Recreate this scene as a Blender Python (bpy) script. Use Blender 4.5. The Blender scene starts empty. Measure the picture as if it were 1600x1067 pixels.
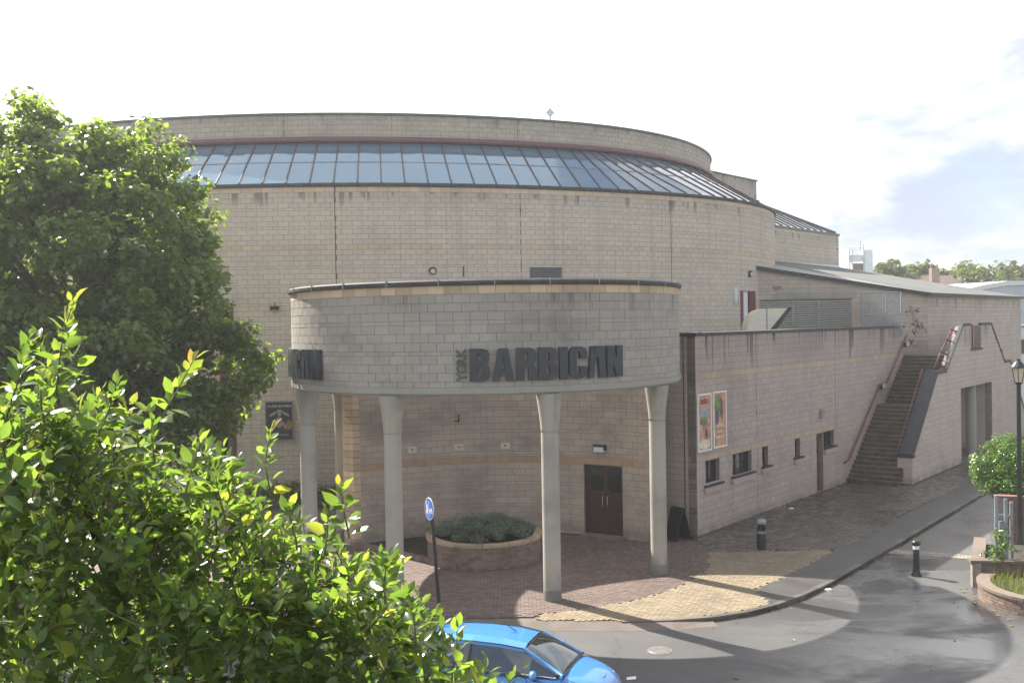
import bpy, math, random
import numpy as np
from math import sin, cos, pi, radians, sqrt, atan2
from mathutils import Vector, Matrix
random.seed(7); RNG = np.random.default_rng(11)
S = bpy.context.scene; COL = S.collection

# ------------------------------------------------------------------ camera
FPX = 1530.0; CX, CY = 800.0, 533.5
CAMP = np.array([0.0, 0.0, 7.4]); PITCH = radians(0.955); ROLL = radians(1.0)
FW = np.array([0, cos(PITCH), -sin(PITCH)]); R0 = np.array([1.0, 0, 0]); U0 = np.array([0, sin(PITCH), cos(PITCH)])
RT = cos(ROLL)*R0 - sin(ROLL)*U0; UP = sin(ROLL)*R0 + cos(ROLL)*U0
cd = bpy.data.cameras.new('camera'); cam = bpy.data.objects.new('camera', cd); COL.objects.link(cam)
cd.sensor_width = 36; cd.lens = FPX/1600*36; cd.clip_start = 0.1; cd.clip_end = 3000
cam.matrix_world = Matrix(((RT[0], UP[0], -FW[0], CAMP[0]), (RT[1], UP[1], -FW[1], CAMP[1]), (RT[2], UP[2], -FW[2], CAMP[2]), (0, 0, 0, 1)))
S.camera = cam

def proj(x, y, z):
    r = np.array([x, y, z]) - CAMP; d = r @ FW
    return CX + FPX*(r @ RT)/d, CY - FPX*(r @ UP)/d, d
def G(px, py, z=0.0):
    v = FW + RT*(px-CX)/FPX - UP*(py-CY)/FPX
    t = (z-CAMP[2])/v[2]; p = CAMP + v*t
    return float(p[0]), float(p[1])
def onl(px, py, o, d):
    """point (along, z) where the sight line of (px,py) meets the vertical plane o + s*d"""
    v = FW + RT*(px-CX)/FPX - UP*(py-CY)/FPX
    A = np.array([[v[0], -d[0]], [v[1], -d[1]]]); k, s = np.linalg.solve(A, np.array(o[:2]))
    return float(s), float(CAMP[2] + v[2]*k)

# ------------------------------------------------------------------ light
SUNV = Vector((0.765, -0.765, -1.0)).normalized()        # way the light travels
EL = math.asin(-SUNV.z); ROT = atan2(-SUNV.x, -SUNV.y)
W = bpy.data.worlds.new('World'); S.world = W; W.use_nodes = True
nt = W.node_tree; nt.nodes.clear()
def N(t, typ, **kw):
    n = t.nodes.new(typ)
    for k, v in kw.items(): setattr(n, k, v)
    return n
def mathn(t, op, a, b=None, c=None, clamp=False):
    n = N(t, 'ShaderNodeMath', operation=op); n.use_clamp = clamp
    for i, v in enumerate((a, b, c)):
        if v is None: continue
        if isinstance(v, (int, float)): n.inputs[i].default_value = v
        else: t.links.new(v, n.inputs[i])
    return n.outputs[0]
def mixc(t, fac, a, b, mode='MIX'):
    n = N(t, 'ShaderNodeMix', data_type='RGBA', blend_type=mode)
    for key, v in ((0, fac), (6, a), (7, b)):
        s = n.inputs[key]
        if isinstance(v, (int, float)): s.default_value = v
        elif isinstance(v, tuple): s.default_value = (*v[:3], 1)
        else: t.links.new(v, s)
    return n.outputs[2]
def ramp(t, v, a, b, lo=0.0, hi=1.0):
    n = N(t, 'ShaderNodeMapRange', interpolation_type='SMOOTHSTEP')
    t.links.new(v, n.inputs[0])
    for i, q in enumerate((a, b, lo, hi)): n.inputs[i+1].default_value = q
    return n.outputs[0]
def noise(t, vec, scale, detail=4, rough=0.55, dist=0.0):
    n = N(t, 'ShaderNodeTexNoise'); t.links.new(vec, n.inputs['Vector'])
    n.inputs['Scale'].default_value = scale; n.inputs['Detail'].default_value = detail
    n.inputs['Roughness'].default_value = rough; n.inputs['Distortion'].default_value = dist
    return n.outputs[0]
def mapping(t, vec, scale, loc=(0, 0, 0)):
    n = N(t, 'ShaderNodeMapping'); t.links.new(vec, n.inputs['Vector'])
    n.inputs['Scale'].default_value = scale; n.inputs['Location'].default_value = loc
    return n.outputs[0]

SKY_STRENGTH = 0.072
sky = N(nt, 'ShaderNodeTexSky', sky_type='NISHITA'); sky.sun_disc = False
sky.sun_elevation = EL; sky.sun_rotation = ROT; sky.air_density = 1.0; sky.dust_density = 1.6; sky.ozone_density = 1.0
tc = N(nt, 'ShaderNodeTexCoord')
sep = N(nt, 'ShaderNodeSeparateXYZ'); nt.links.new(tc.outputs['Generated'], sep.inputs[0])
mv = mapping(nt, tc.outputs['Generated'], (1.0, 1.0, 2.2), (0.35, 0.1, 0.0))
n1 = noise(nt, mv, 2.3, 7, 0.58, 0.3)
lowb = ramp(nt, sep.outputs[2], 0.30, 0.80, 0.13, -0.14)
sdir = N(nt, 'ShaderNodeVectorMath', operation='DOT_PRODUCT'); nt.links.new(tc.outputs['Generated'], sdir.inputs[0]); sdir.inputs[1].default_value = (-SUNV.x, -SUNV.y, -SUNV.z)
glow = ramp(nt, sdir.outputs['Value'], 0.42, 0.80, -0.05, 0.16)
cm = mathn(nt, 'ADD', mathn(nt, 'ADD', n1, lowb), glow)
mask = ramp(nt, cm, 0.32, 0.58, 0.12, 1.0)
n2 = noise(nt, mapping(nt, tc.outputs['Generated'], (1.3, 1.3, 3.2), (1.7, 0.2, 0.4)), 3.1, 6, 0.55, 0.2)
cel = ramp(nt, sep.outputs[2], 0.03, 0.24, -0.13, 0.10)
cshade = ramp(nt, mathn(nt, 'ADD', mathn(nt, 'ADD', n2, cel), mathn(nt, 'MULTIPLY', glow, 1.3)), 0.34, 0.60, 0.0, 1.0)
cl = mixc(nt, cshade, (2.9, 3.3, 4.1), (8.6, 8.45, 8.15))
skc = mixc(nt, mask, sky.outputs[0], cl)
bg = N(nt, 'ShaderNodeBackground'); nt.links.new(skc, bg.inputs[0]); bg.inputs[1].default_value = SKY_STRENGTH
wo = N(nt, 'ShaderNodeOutputWorld'); nt.links.new(bg.outputs[0], wo.inputs[0])

sd = bpy.data.lights.new('sun', 'SUN'); sun = bpy.data.objects.new('sun', sd); COL.objects.link(sun)
sd.energy = 5.0; sd.angle = radians(0.53); sd.color = (1.0, 0.93, 0.82)
sun.rotation_euler = SUNV.to_track_quat('-Z', 'Y').to_euler(); sun.location = (-60, 60, 80)
S.view_settings.view_transform = 'Standard'; S.view_settings.look = 'None'
S.view_settings.exposure = 1.6; S.view_settings.gamma = 1.0; S.view_settings.use_curve_mapping = False
S.render.engine = 'CYCLES'
GLARE_HAZE, HANI = 0.0007, 0.35

# ------------------------------------------------------------------ materials
def base_mat(name):
    m = bpy.data.materials.new(name); m.use_nodes = True
    t = m.node_tree; p = t.nodes['Principled BSDF']; return m, t, p
def plain(name, col, rough=0.6, metal=0.0, var=0.0, nscale=6.0, bump=0.0, spec=0.5):
    m, t, p = base_mat(name); p.inputs['Roughness'].default_value = rough; p.inputs['Metallic'].default_value = metal
    p.inputs['Specular IOR Level'].default_value = spec
    p.inputs['Base Color'].default_value = (*col, 1)
    if var > 0 or bump > 0:
        g = N(t, 'ShaderNodeNewGeometry'); n = noise(t, g.outputs['Position'], nscale, 5)
        if var > 0:
            f = ramp(t, n, 0.3, 0.7)
            c = mixc(t, f, tuple(v*(1-var) for v in col), tuple(min(1, v*(1+var)) for v in col))
            t.links.new(c, p.inputs['Base Color'])
        if bump > 0:
            b = N(t, 'ShaderNodeBump'); b.inputs['Strength'].default_value = bump; b.inputs['Distance'].default_value = 0.01
            n3 = noise(t, g.outputs['Position'], nscale*9, 3); t.links.new(n3, b.inputs['Height']); t.links.new(b.outputs[0], p.inputs['Normal'])
    return m
def rnd_island(t):
    g = N(t, 'ShaderNodeNewGeometry'); o = N(t, 'ShaderNodeObjectInfo')
    s = mathn(t, 'ADD', g.outputs['Random Per Island'], o.outputs['Random'])
    return mathn(t, 'FRACT', s), g
def stone(name, col, var=0.12, ztop=None, streak=0.5, drip=0.9, dirt=0.25, rough=0.85, spread=None, damp=None):
    """blockwork: per-block tone, patchy grime, drip streaks hanging from the coping at ztop"""
    m, t, p = base_mat(name); p.inputs['Roughness'].default_value = rough; p.inputs['Specular IOR Level'].default_value = 0.25
    r, g = rnd_island(t); pos = g.outputs['Position']
    a = tuple(v*(1-var) for v in col); b = tuple(min(1, v*(1+var)) for v in col)
    c = mixc(t, r, a, b)
    # a few blocks are warmer
    r2 = mathn(t, 'FRACT', mathn(t, 'MULTIPLY', r, 17.31))
    wm = ramp(t, r2, 0.72, 1.0, 0.0, 0.45)
    c = mixc(t, wm, c, spread if spread else (col[0]*1.06, col[1]*0.98, col[2]*0.86))
    pat = noise(t, mapping(t, pos, (0.35, 0.35, 0.6)), 1.0, 6, 0.6)
    c = mixc(t, ramp(t, pat, 0.46, 0.70, 0.0, dirt), c, (col[0]*0.42, col[1]*0.43, col[2]*0.46))
    vs = noise(t, mapping(t, pos, (2.6, 2.6, 0.12)), 1.0, 4, 0.6)
    c = mixc(t, ramp(t, vs, 0.5, 0.72, 0.0, 0.22), c, (col[0]*0.5, col[1]*0.5, col[2]*0.5))
    sx = N(t, 'ShaderNodeSeparateXYZ'); t.links.new(pos, sx.inputs[0])
    if ztop is not None:
        dz = mathn(t, 'SUBTRACT', ztop, sx.outputs[2])
        fn = noise(t, mapping(t, pos, (1.7, 1.7, 0.03)), 1.0, 3, 0.75)
        ln = noise(t, mapping(t, pos, (0.9, 0.9, 0.0)), 1.0, 2, 0.5)
        reach = mathn(t, 'MULTIPLY', ramp(t, ln, 0.3, 0.75, 0.25, 1.3), drip)
        fall = mathn(t, 'SUBTRACT', 1.0, mathn(t, 'DIVIDE', dz, reach), clamp=True)
        sm = mathn(t, 'MULTIPLY', ramp(t, fn, 0.53, 0.63), mathn(t, 'POWER', fall, 0.5))
        soot = mathn(t, 'MULTIPLY', mathn(t, 'SUBTRACT', 1.0, mathn(t, 'DIVIDE', dz, drip*1.2), clamp=True), ramp(t, pat, 0.25, 0.6, 0.15, 0.6))
        c = mixc(t, mathn(t, 'MULTIPLY', soot, streak), c, (col[0]*.5, col[1]*.5, col[2]*.52))
        c = mixc(t, mathn(t, 'MULTIPLY', sm, streak), c, (0.045, 0.043, 0.045))
    if damp:
        low = ramp(t, sx.outputs[2], 0.0, damp, 0.55, 0.0)
        lown = noise(t, pos, 1.6, 4)
        c = mixc(t, mathn(t, 'MULTIPLY', low, ramp(t, lown, 0.3, 0.65)), c, (0.07, 0.075, 0.055))
    fine = noise(t, pos, 22.0, 4, 0.65)
    c = mixc(t, ramp(t, fine, 0.3, 0.7, 0.0, 0.16), c, (col[0]*0.62, col[1]*0.6, col[2]*0.58))
    t.links.new(c, p.inputs['Base Color'])
    bn = N(t, 'ShaderNodeBump'); bn.inputs['Strength'].default_value = 0.35; bn.inputs['Distance'].default_value = 0.012
    t.links.new(noise(t, pos, 45.0, 3), bn.inputs['Height']); t.links.new(bn.outputs[0], p.inputs['Normal'])
    return m
CREAM = (0.545, 0.485, 0.405); GREYB = (0.345, 0.32, 0.29); PINK = (0.42, 0.355, 0.32); ORNG = (0.50, 0.38, 0.27)
M = {}
M['drum'] = stone('hall blockwork', CREAM, 0.055, 13.35, 0.75, 0.8, 0.16)
M['drum_top'] = stone('parapet blockwork', (0.43, 0.385, 0.335), 0.07, 17.4, 0.6, 0.7, 0.3)
M['drum_band'] = stone('hall buff band', (0.56, 0.455, 0.345), 0.10, None, dirt=0.2)
M['ring'] = stone('canopy blockwork', GREYB, 0.075, 8.25, 0.45, 0.6, 0.55)
M['ring_band'] = stone('canopy buff band', ORNG, 0.22, None, dirt=0.25, spread=(0.52, 0.42, 0.28))
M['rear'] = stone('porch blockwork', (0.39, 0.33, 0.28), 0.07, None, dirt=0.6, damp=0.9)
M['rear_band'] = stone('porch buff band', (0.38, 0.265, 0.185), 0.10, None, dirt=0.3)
M['wing'] = stone('wing blockwork', PINK, 0.05, 7.0, 1.0, 1.45, 0.26, damp=0.35)
M['wing_band'] = stone('wing buff band', (0.46, 0.365, 0.28), 0.07, None, dirt=0.3)
M['annex'] = stone('annex blockwork', (0.49, 0.42, 0.37), 0.06, 8.7, 0.75, 0.9, 0.35)
M['annex_side'] = stone('stained annex blockwork', (0.44, 0.38, 0.33), 0.06, None, dirt=0.6)
M['gable'] = stone('gable blockwork', (0.49, 0.415, 0.365), 0.05, 7.0, 0.5, 1.2, 0.22, damp=0.5)
M['mortar'] = plain('mortar', (0.205, 0.18, 0.158), 0.95, var=0.15)
M['mortar_dark'] = plain('joint dark', (0.06, 0.055, 0.05), 0.95)
M['coping'] = plain('lead grey coping', (0.035, 0.035, 0.038), 0.75, var=0.25, nscale=3)
M['coping_green'] = plain('green coping', (0.07, 0.12, 0.115), 0.45, var=0.2)
M['slate'] = plain('dark slate coping', (0.028, 0.03, 0.036), 0.65, var=0.3, nscale=4)
M['maroon'] = plain('maroon paint', (0.14, 0.03, 0.045), 0.4, var=0.12)
M['maroon_pale'] = plain('faded maroon paint', (0.13, 0.055, 0.07), 0.5, var=0.12)
M['maroon_dark'] = plain('dark maroon paint', (0.042, 0.012, 0.016), 0.4, var=0.15)
M['concrete'] = stone('concrete', (0.31, 0.30, 0.27), 0.03, None, dirt=0.28, rough=0.75)
M['column'] = stone('cast column concrete', (0.38, 0.36, 0.315), 0.03, 5.5, 0.35, 1.6, 0.5, rough=0.75, damp=1.1)
M['concrete_dirty'] = stone('stained concrete', (0.19, 0.185, 0.17), 0.05, None, dirt=0.8)
M['letter'] = plain('navy letter paint', (0.022, 0.028, 0.042), 0.45, var=0.15)
M['york'] = plain('dark letter paint', (0.06, 0.065, 0.07), 0.5)
M['black'] = plain('black paint', (0.015, 0.016, 0.018), 0.35, var=0.2)
M['white'] = plain('white paint', (0.75, 0.75, 0.73), 0.5, var=0.05)
M['greymetal'] = plain('grey metal', (0.24, 0.27, 0.30), 0.45, 0.3, var=0.15)
M['louvre'] = plain('louvre grey', (0.36, 0.35, 0.32), 0.5, var=0.1)
M['duct'] = plain('cream duct paint', (0.60, 0.57, 0.47), 0.5, var=0.06)
M['roofmetal'] = plain('grey metal roof', (0.19, 0.195, 0.195), 0.6, 0.0, var=0.12, nscale=0.6)
M['flatroof'] = plain('flat roof felt', (0.12, 0.12, 0.12), 0.9, var=0.2)
M['soil'] = plain('soil', (0.035, 0.028, 0.02), 0.95, var=0.4, nscale=4, bump=0.6)
M['dark'] = plain('dark interior', (0.02, 0.019, 0.02), 0.8)
M['steel'] = plain('steel', (0.55, 0.55, 0.55), 0.3, 0.9)
M['blue_sign'] = plain('blue sign face', (0.02, 0.10, 0.42), 0.4, var=0.08)
M['lamp_glass'] = plain('lamp glass', (0.55, 0.50, 0.36), 0.25)
M['tank'] = plain('pale grey cladding', (0.52, 0.57, 0.62), 0.5, var=0.06, nscale=1.5)
M['bark'] = plain('bark', (0.075, 0.058, 0.042), 0.9, var=0.35, nscale=12, bump=0.8)
M['twig'] = plain('green twig', (0.10, 0.085, 0.04), 0.7, var=0.3)

def glass(name, tint, refl=0.5, rough=0.03, gcol=(0.85, 0.92, 1.0), ior=1.52):
    m, t, p = base_mat(name); p.inputs['Base Color'].default_value = (*tint, 1); p.inputs['Roughness'].default_value = 0.4; p.inputs['Specular IOR Level'].default_value = 0
    gl = N(t, 'ShaderNodeBsdfGlossy'); gl.inputs['Color'].default_value = (*gcol, 1); gl.inputs['Roughness'].default_value = rough
    mx = N(t, 'ShaderNodeMixShader'); fr = N(t, 'ShaderNodeFresnel'); fr.inputs[0].default_value = ior
    f = mathn(t, 'ADD', fr.outputs[0], refl, clamp=True)
    t.links.new(mixc(t, ramp(t, fr.outputs[0], 0.105, 0.17), gcol, (0.97, 0.98, 1.0)), gl.inputs['Color'])
    t.links.new(f, mx.inputs[0]); t.links.new(p.outputs[0], mx.inputs[1]); t.links.new(gl.outputs[0], mx.inputs[2])
    t.links.new(mx.outputs[0], t.nodes['Material Output'].inputs[0]); return m
M['rooflight'] = glass('blue rooflight glass', (0.095, 0.145, 0.20), 0.08, 0.03, (0.55, 0.74, 0.95), 1.6)
M['vent_tile'] = plain('cream vent tile', (0.50, 0.44, 0.35), 0.7, var=0.1)
M['glass'] = glass('window glass', (0.015, 0.017, 0.018), 0.06)
M['carglass'] = glass('car glass', (0.012, 0.014, 0.015), 0.10, 0.02)

def leafmat(name, cols, trans, tfac=0.42, rough=0.32, spec=0.6):
    m, t, p = base_mat(name); r, g = rnd_island(t)
    cr = N(t, 'ShaderNodeValToRGB'); cr.color_ramp.interpolation = 'LINEAR'
    el = cr.color_ramp.elements
    while len(el) < len(cols): el.new(0.5)
    for i, (pos, c) in enumerate(cols): el[i].position = pos; el[i].color = (*c, 1)
    t.links.new(r, cr.inputs[0]); t.links.new(cr.outputs[0], p.inputs['Base Color'])
    p.inputs['Roughness'].default_value = rough; p.inputs['Specular IOR Level'].default_value = spec
    tr = N(t, 'ShaderNodeBsdfTranslucent')
    tcx = mixc(t, 1.0, cr.outputs[0], trans, 'MULTIPLY'); t.links.new(tcx, tr.inputs[0])
    mx = N(t, 'ShaderNodeMixShader'); mx.inputs[0].default_value = tfac
    t.links.new(p.outputs[0], mx.inputs[1]); t.links.new(tr.outputs[0], mx.inputs[2])
    t.links.new(mx.outputs[0], t.nodes['Material Output'].inputs[0]); return m
M['leaf_near'] = leafmat('walnut leaf', [(0, (0.04, 0.075, 0.02)), (0.5, (0.07, 0.12, 0.03)), (0.88, (0.10, 0.15, 0.04)), (1, (0.15, 0.17, 0.045))], (3.3, 3.1, 1.4), 0.5, 0.28)
M['leaf_young'] = leafmat('young leaf', [(0, (0.12, 0.18, 0.035)), (0.8, (0.16, 0.19, 0.04)), (1, (0.24, 0.17, 0.05))], (2.3, 2.1, 1.2), 0.45, 0.3)
M['leaf_mid'] = leafmat('sycamore leaf', [(0, (0.06, 0.10, 0.026)), (0.6, (0.085, 0.135, 0.036)), (1, (0.12, 0.165, 0.05))], (3.4, 3.1, 1.3), 0.5, 0.30)
M['leaf_far'] = leafmat('far tree leaf', [(0, (0.06, 0.09, 0.03)), (1, (0.11, 0.135, 0.045))], (2.4, 2.4, 1.3), 0.35, 0.5, 0.3)
M['juniper'] = leafmat('juniper needles', [(0, (0.09, 0.15, 0.115)), (0.75, (0.13, 0.19, 0.14)), (1, (0.20, 0.10, 0.07))], (1.3, 1.4, 1.2), 0.2, 0.6, 0.2)
M['shrub'] = leafmat('laurel leaf', [(0, (0.05, 0.10, 0.02)), (1, (0.09, 0.16, 0.035))], (2.6, 2.6, 1.2), 0.35, 0.25, 0.7)
M['grass'] = leafmat('grass blade', [(0, (0.09, 0.13, 0.03)), (1, (0.18, 0.19, 0.06))], (2.0, 2.0, 1.2), 0.4, 0.6, 0.2)
M['fallen'] = leafmat('fallen leaf', [(0, (0.10, 0.08, 0.03)), (0.5, (0.30, 0.24, 0.08)), (1, (0.30, 0.16, 0.05))], (1, 1, 1), 0.1, 0.5)

def brickmat(name, cols, rough=0.8, wet=0.0, dirt=0.35):
    m, t, p = base_mat(name); r, g = rnd_island(t); pos = g.outputs['Position']
    cr = N(t, 'ShaderNodeValToRGB'); el = cr.color_ramp.elements
    while len(el) < len(cols): el.new(0.5)
    for i, (q, c) in enumerate(cols): el[i].position = q; el[i].color = (*c, 1)
    t.links.new(r, cr.inputs[0])
    n = noise(t, pos, 0.9, 6, 0.62); c = mixc(t, ramp(t, n, 0.42, 0.68, 0, dirt), cr.outputs[0], (0.05, 0.047, 0.042))
    f = noise(t, pos, 30, 3); c = mixc(t, ramp(t, f, 0.3, 0.7, 0, 0.25), c, (0.06, 0.05, 0.045))
    t.links.new(c, p.inputs['Base Color'])
    if wet > 0:
        w = noise(t, mapping(t, pos, (1, 1, 1), (3, 1, 0)), 0.45, 5, 0.6)
        w2 = mathn(t, 'ADD', mathn(t, 'MULTIPLY', r, 0.35), w)
        t.links.new(ramp(t, w2, 0.45, 0.85, rough, rough*(1-wet)), p.inputs['Roughness'])
    else: p.inputs['Roughness'].default_value = rough
    b = N(t, 'ShaderNodeBump'); b.inputs['Strength'].default_value = 0.3; b.inputs['Distance'].default_value = 0.006
    t.links.new(f, b.inputs['Height']); t.links.new(b.outputs[0], p.inputs['Normal'])
    return m
M['pave_red'] = brickmat('red paving brick', [(0, (0.11, 0.075, 0.064)), (0.5, (0.14, 0.098, 0.084)), (1, (0.175, 0.132, 0.115))], 0.7, 0.2)
M['pave_buff'] = brickmat('buff paving brick', [(0, (0.20, 0.155, 0.10)), (0.5, (0.235, 0.185, 0.12)), (1, (0.265, 0.215, 0.145))], 0.75, 0.1, 0.3)
M['pave_slab'] = brickmat('damp paving block', [(0, (0.085, 0.07, 0.055)), (0.6, (0.115, 0.096, 0.078)), (1, (0.16, 0.145, 0.125))], 0.55, 0.6, 0.45)
M['pave_joint'] = plain('paving joint sand', (0.12, 0.10, 0.08), 0.9, var=0.3)
M['sett'] = brickmat('granite sett', [(0, (0.22, 0.195, 0.165)), (1, (0.40, 0.34, 0.26))], 0.6, 0.3)
M['kerb'] = brickmat('kerb stone', [(0, (0.055, 0.05, 0.046)), (1, (0.11, 0.10, 0.092))], 0.6, 0.3)
M['kerb_pale'] = brickmat('worn dropped kerb', [(0, (0.13, 0.105, 0.09)), (1, (0.13, 0.105, 0.09))], 0.7, 0.2, 0.5)
M['brick'] = brickmat('red brick', [(0, (0.15, 0.065, 0.048)), (0.5, (0.20, 0.09, 0.065)), (1, (0.25, 0.14, 0.105))], 0.85)
M['brick_dull'] = brickmat('dull brown brick', [(0, (0.15, 0.10, 0.085)), (0.5, (0.21, 0.145, 0.12)), (1, (0.26, 0.18, 0.14))], 0.85)
M['copestone'] = brickmat('buff coping stone', [(0, (0.32, 0.24, 0.16)), (1, (0.42, 0.32, 0.22))], 0.85)
M['copebrown'] = brickmat('brown coping stone', [(0, (0.13, 0.10, 0.08)), (1, (0.19, 0.15, 0.12))], 0.8)

def noise_warp(t, pos):
    n = N(t, 'ShaderNodeTexNoise'); t.links.new(pos, n.inputs['Vector']); n.inputs['Scale'].default_value = 1.3; n.inputs['Detail'].default_value = 5
    v = N(t, 'ShaderNodeVectorMath', operation='MULTIPLY_ADD'); t.links.new(n.outputs['Color'], v.inputs[0]); v.inputs[1].default_value = (.9, .9, 0); t.links.new(pos, v.inputs[2]); return v.outputs[0]
def asphalt():
    m, t, p = base_mat('wet asphalt'); g = N(t, 'ShaderNodeNewGeometry'); pos = g.outputs['Position']
    n = noise(t, pos, 0.35, 6, 0.6); c = mixc(t, ramp(t, n, 0.3, 0.7), (0.052, 0.053, 0.057), (0.082, 0.082, 0.084))
    ag = noise(t, pos, 90, 2); c = mixc(t, ramp(t, ag, 0.35, 0.75, 0, 0.5), c, (0.15, 0.145, 0.14))
    st = noise(t, pos, 1.7, 5, 0.7); st = noise(t, pos, 1.7, 5, 0.7); vr = N(t, 'ShaderNodeTexVoronoi', feature='DISTANCE_TO_EDGE'); t.links.new(noise_warp(t, pos), vr.inputs['Vector']); vr.inputs['Scale'].default_value = 0.33; c = mixc(t, ramp(t, vr.outputs['Distance'], 0.0, 0.006, 0.55, 0.0), c, (0.02, 0.02, 0.02));
    # wetter towards the service road on the right, drier at the bottom edge
    sx = N(t, 'ShaderNodeSeparateXYZ'); t.links.new(pos, sx.inputs[0])
    wx = ramp(t, sx.outputs[0], 2.0, 8.5)
    wn = noise(t, mapping(t, pos, (0.5, 0.9, 1), (2, 0, 0)), 0.55, 6, 0.62, 0.6)
    wet = mathn(t, 'MULTIPLY', wx, ramp(t, wn, 0.34, 0.58))
    c = mixc(t, mathn(t, 'MULTIPLY', wet, 0.35), c, (0.04, 0.042, 0.046))
    t.links.new(c, p.inputs['Base Color'])
    rr = N(t, 'ShaderNodeMapRange'); t.links.new(wet, rr.inputs[0]); rr.inputs[3].default_value = 0.62; rr.inputs[4].default_value = 0.17
    t.links.new(rr.outputs[0], p.inputs['Roughness'])
    sp = N(t, 'ShaderNodeMapRange'); t.links.new(wet, sp.inputs[0]); sp.inputs[3].default_value = 0.35; sp.inputs[4].default_value = 1.0
    t.links.new(sp.outputs[0], p.inputs['Specular IOR Level'])
    b = N(t, 'ShaderNodeBump'); b.inputs['Distance'].default_value = 0.004
    bs = N(t, 'ShaderNodeMapRange'); t.links.new(wet, bs.inputs[0]); bs.inputs[3].default_value = 0.6; bs.inputs[4].default_value = 0.10
    t.links.new(bs.outputs[0], b.inputs['Strength']); t.links.new(ag, b.inputs['Height']); t.links.new(b.outputs[0], p.inputs['Normal'])
    return m
M['asphalt'] = asphalt()
M['path'] = brickmat('old damp asphalt', [(0, (0.13, 0.13, 0.13)), (1, (0.13, 0.13, 0.13))], 0.42, 0.45, 0.3)
M['verge'] = plain('rough grass ground', (0.06, 0.075, 0.035), 0.95, var=0.3, nscale=0.3)
def carpaint():
    m, t, p = base_mat('sky blue car paint'); p.inputs['Base Color'].default_value = (0.045, 0.22, 0.56, 1); p.inputs['Roughness'].default_value = 0.32
    p.inputs['Metallic'].default_value = 0.15; p.inputs['Coat Weight'].default_value = 0.8; p.inputs['Coat Roughness'].default_value = 0.04; return m
M['paint'] = carpaint()

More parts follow.
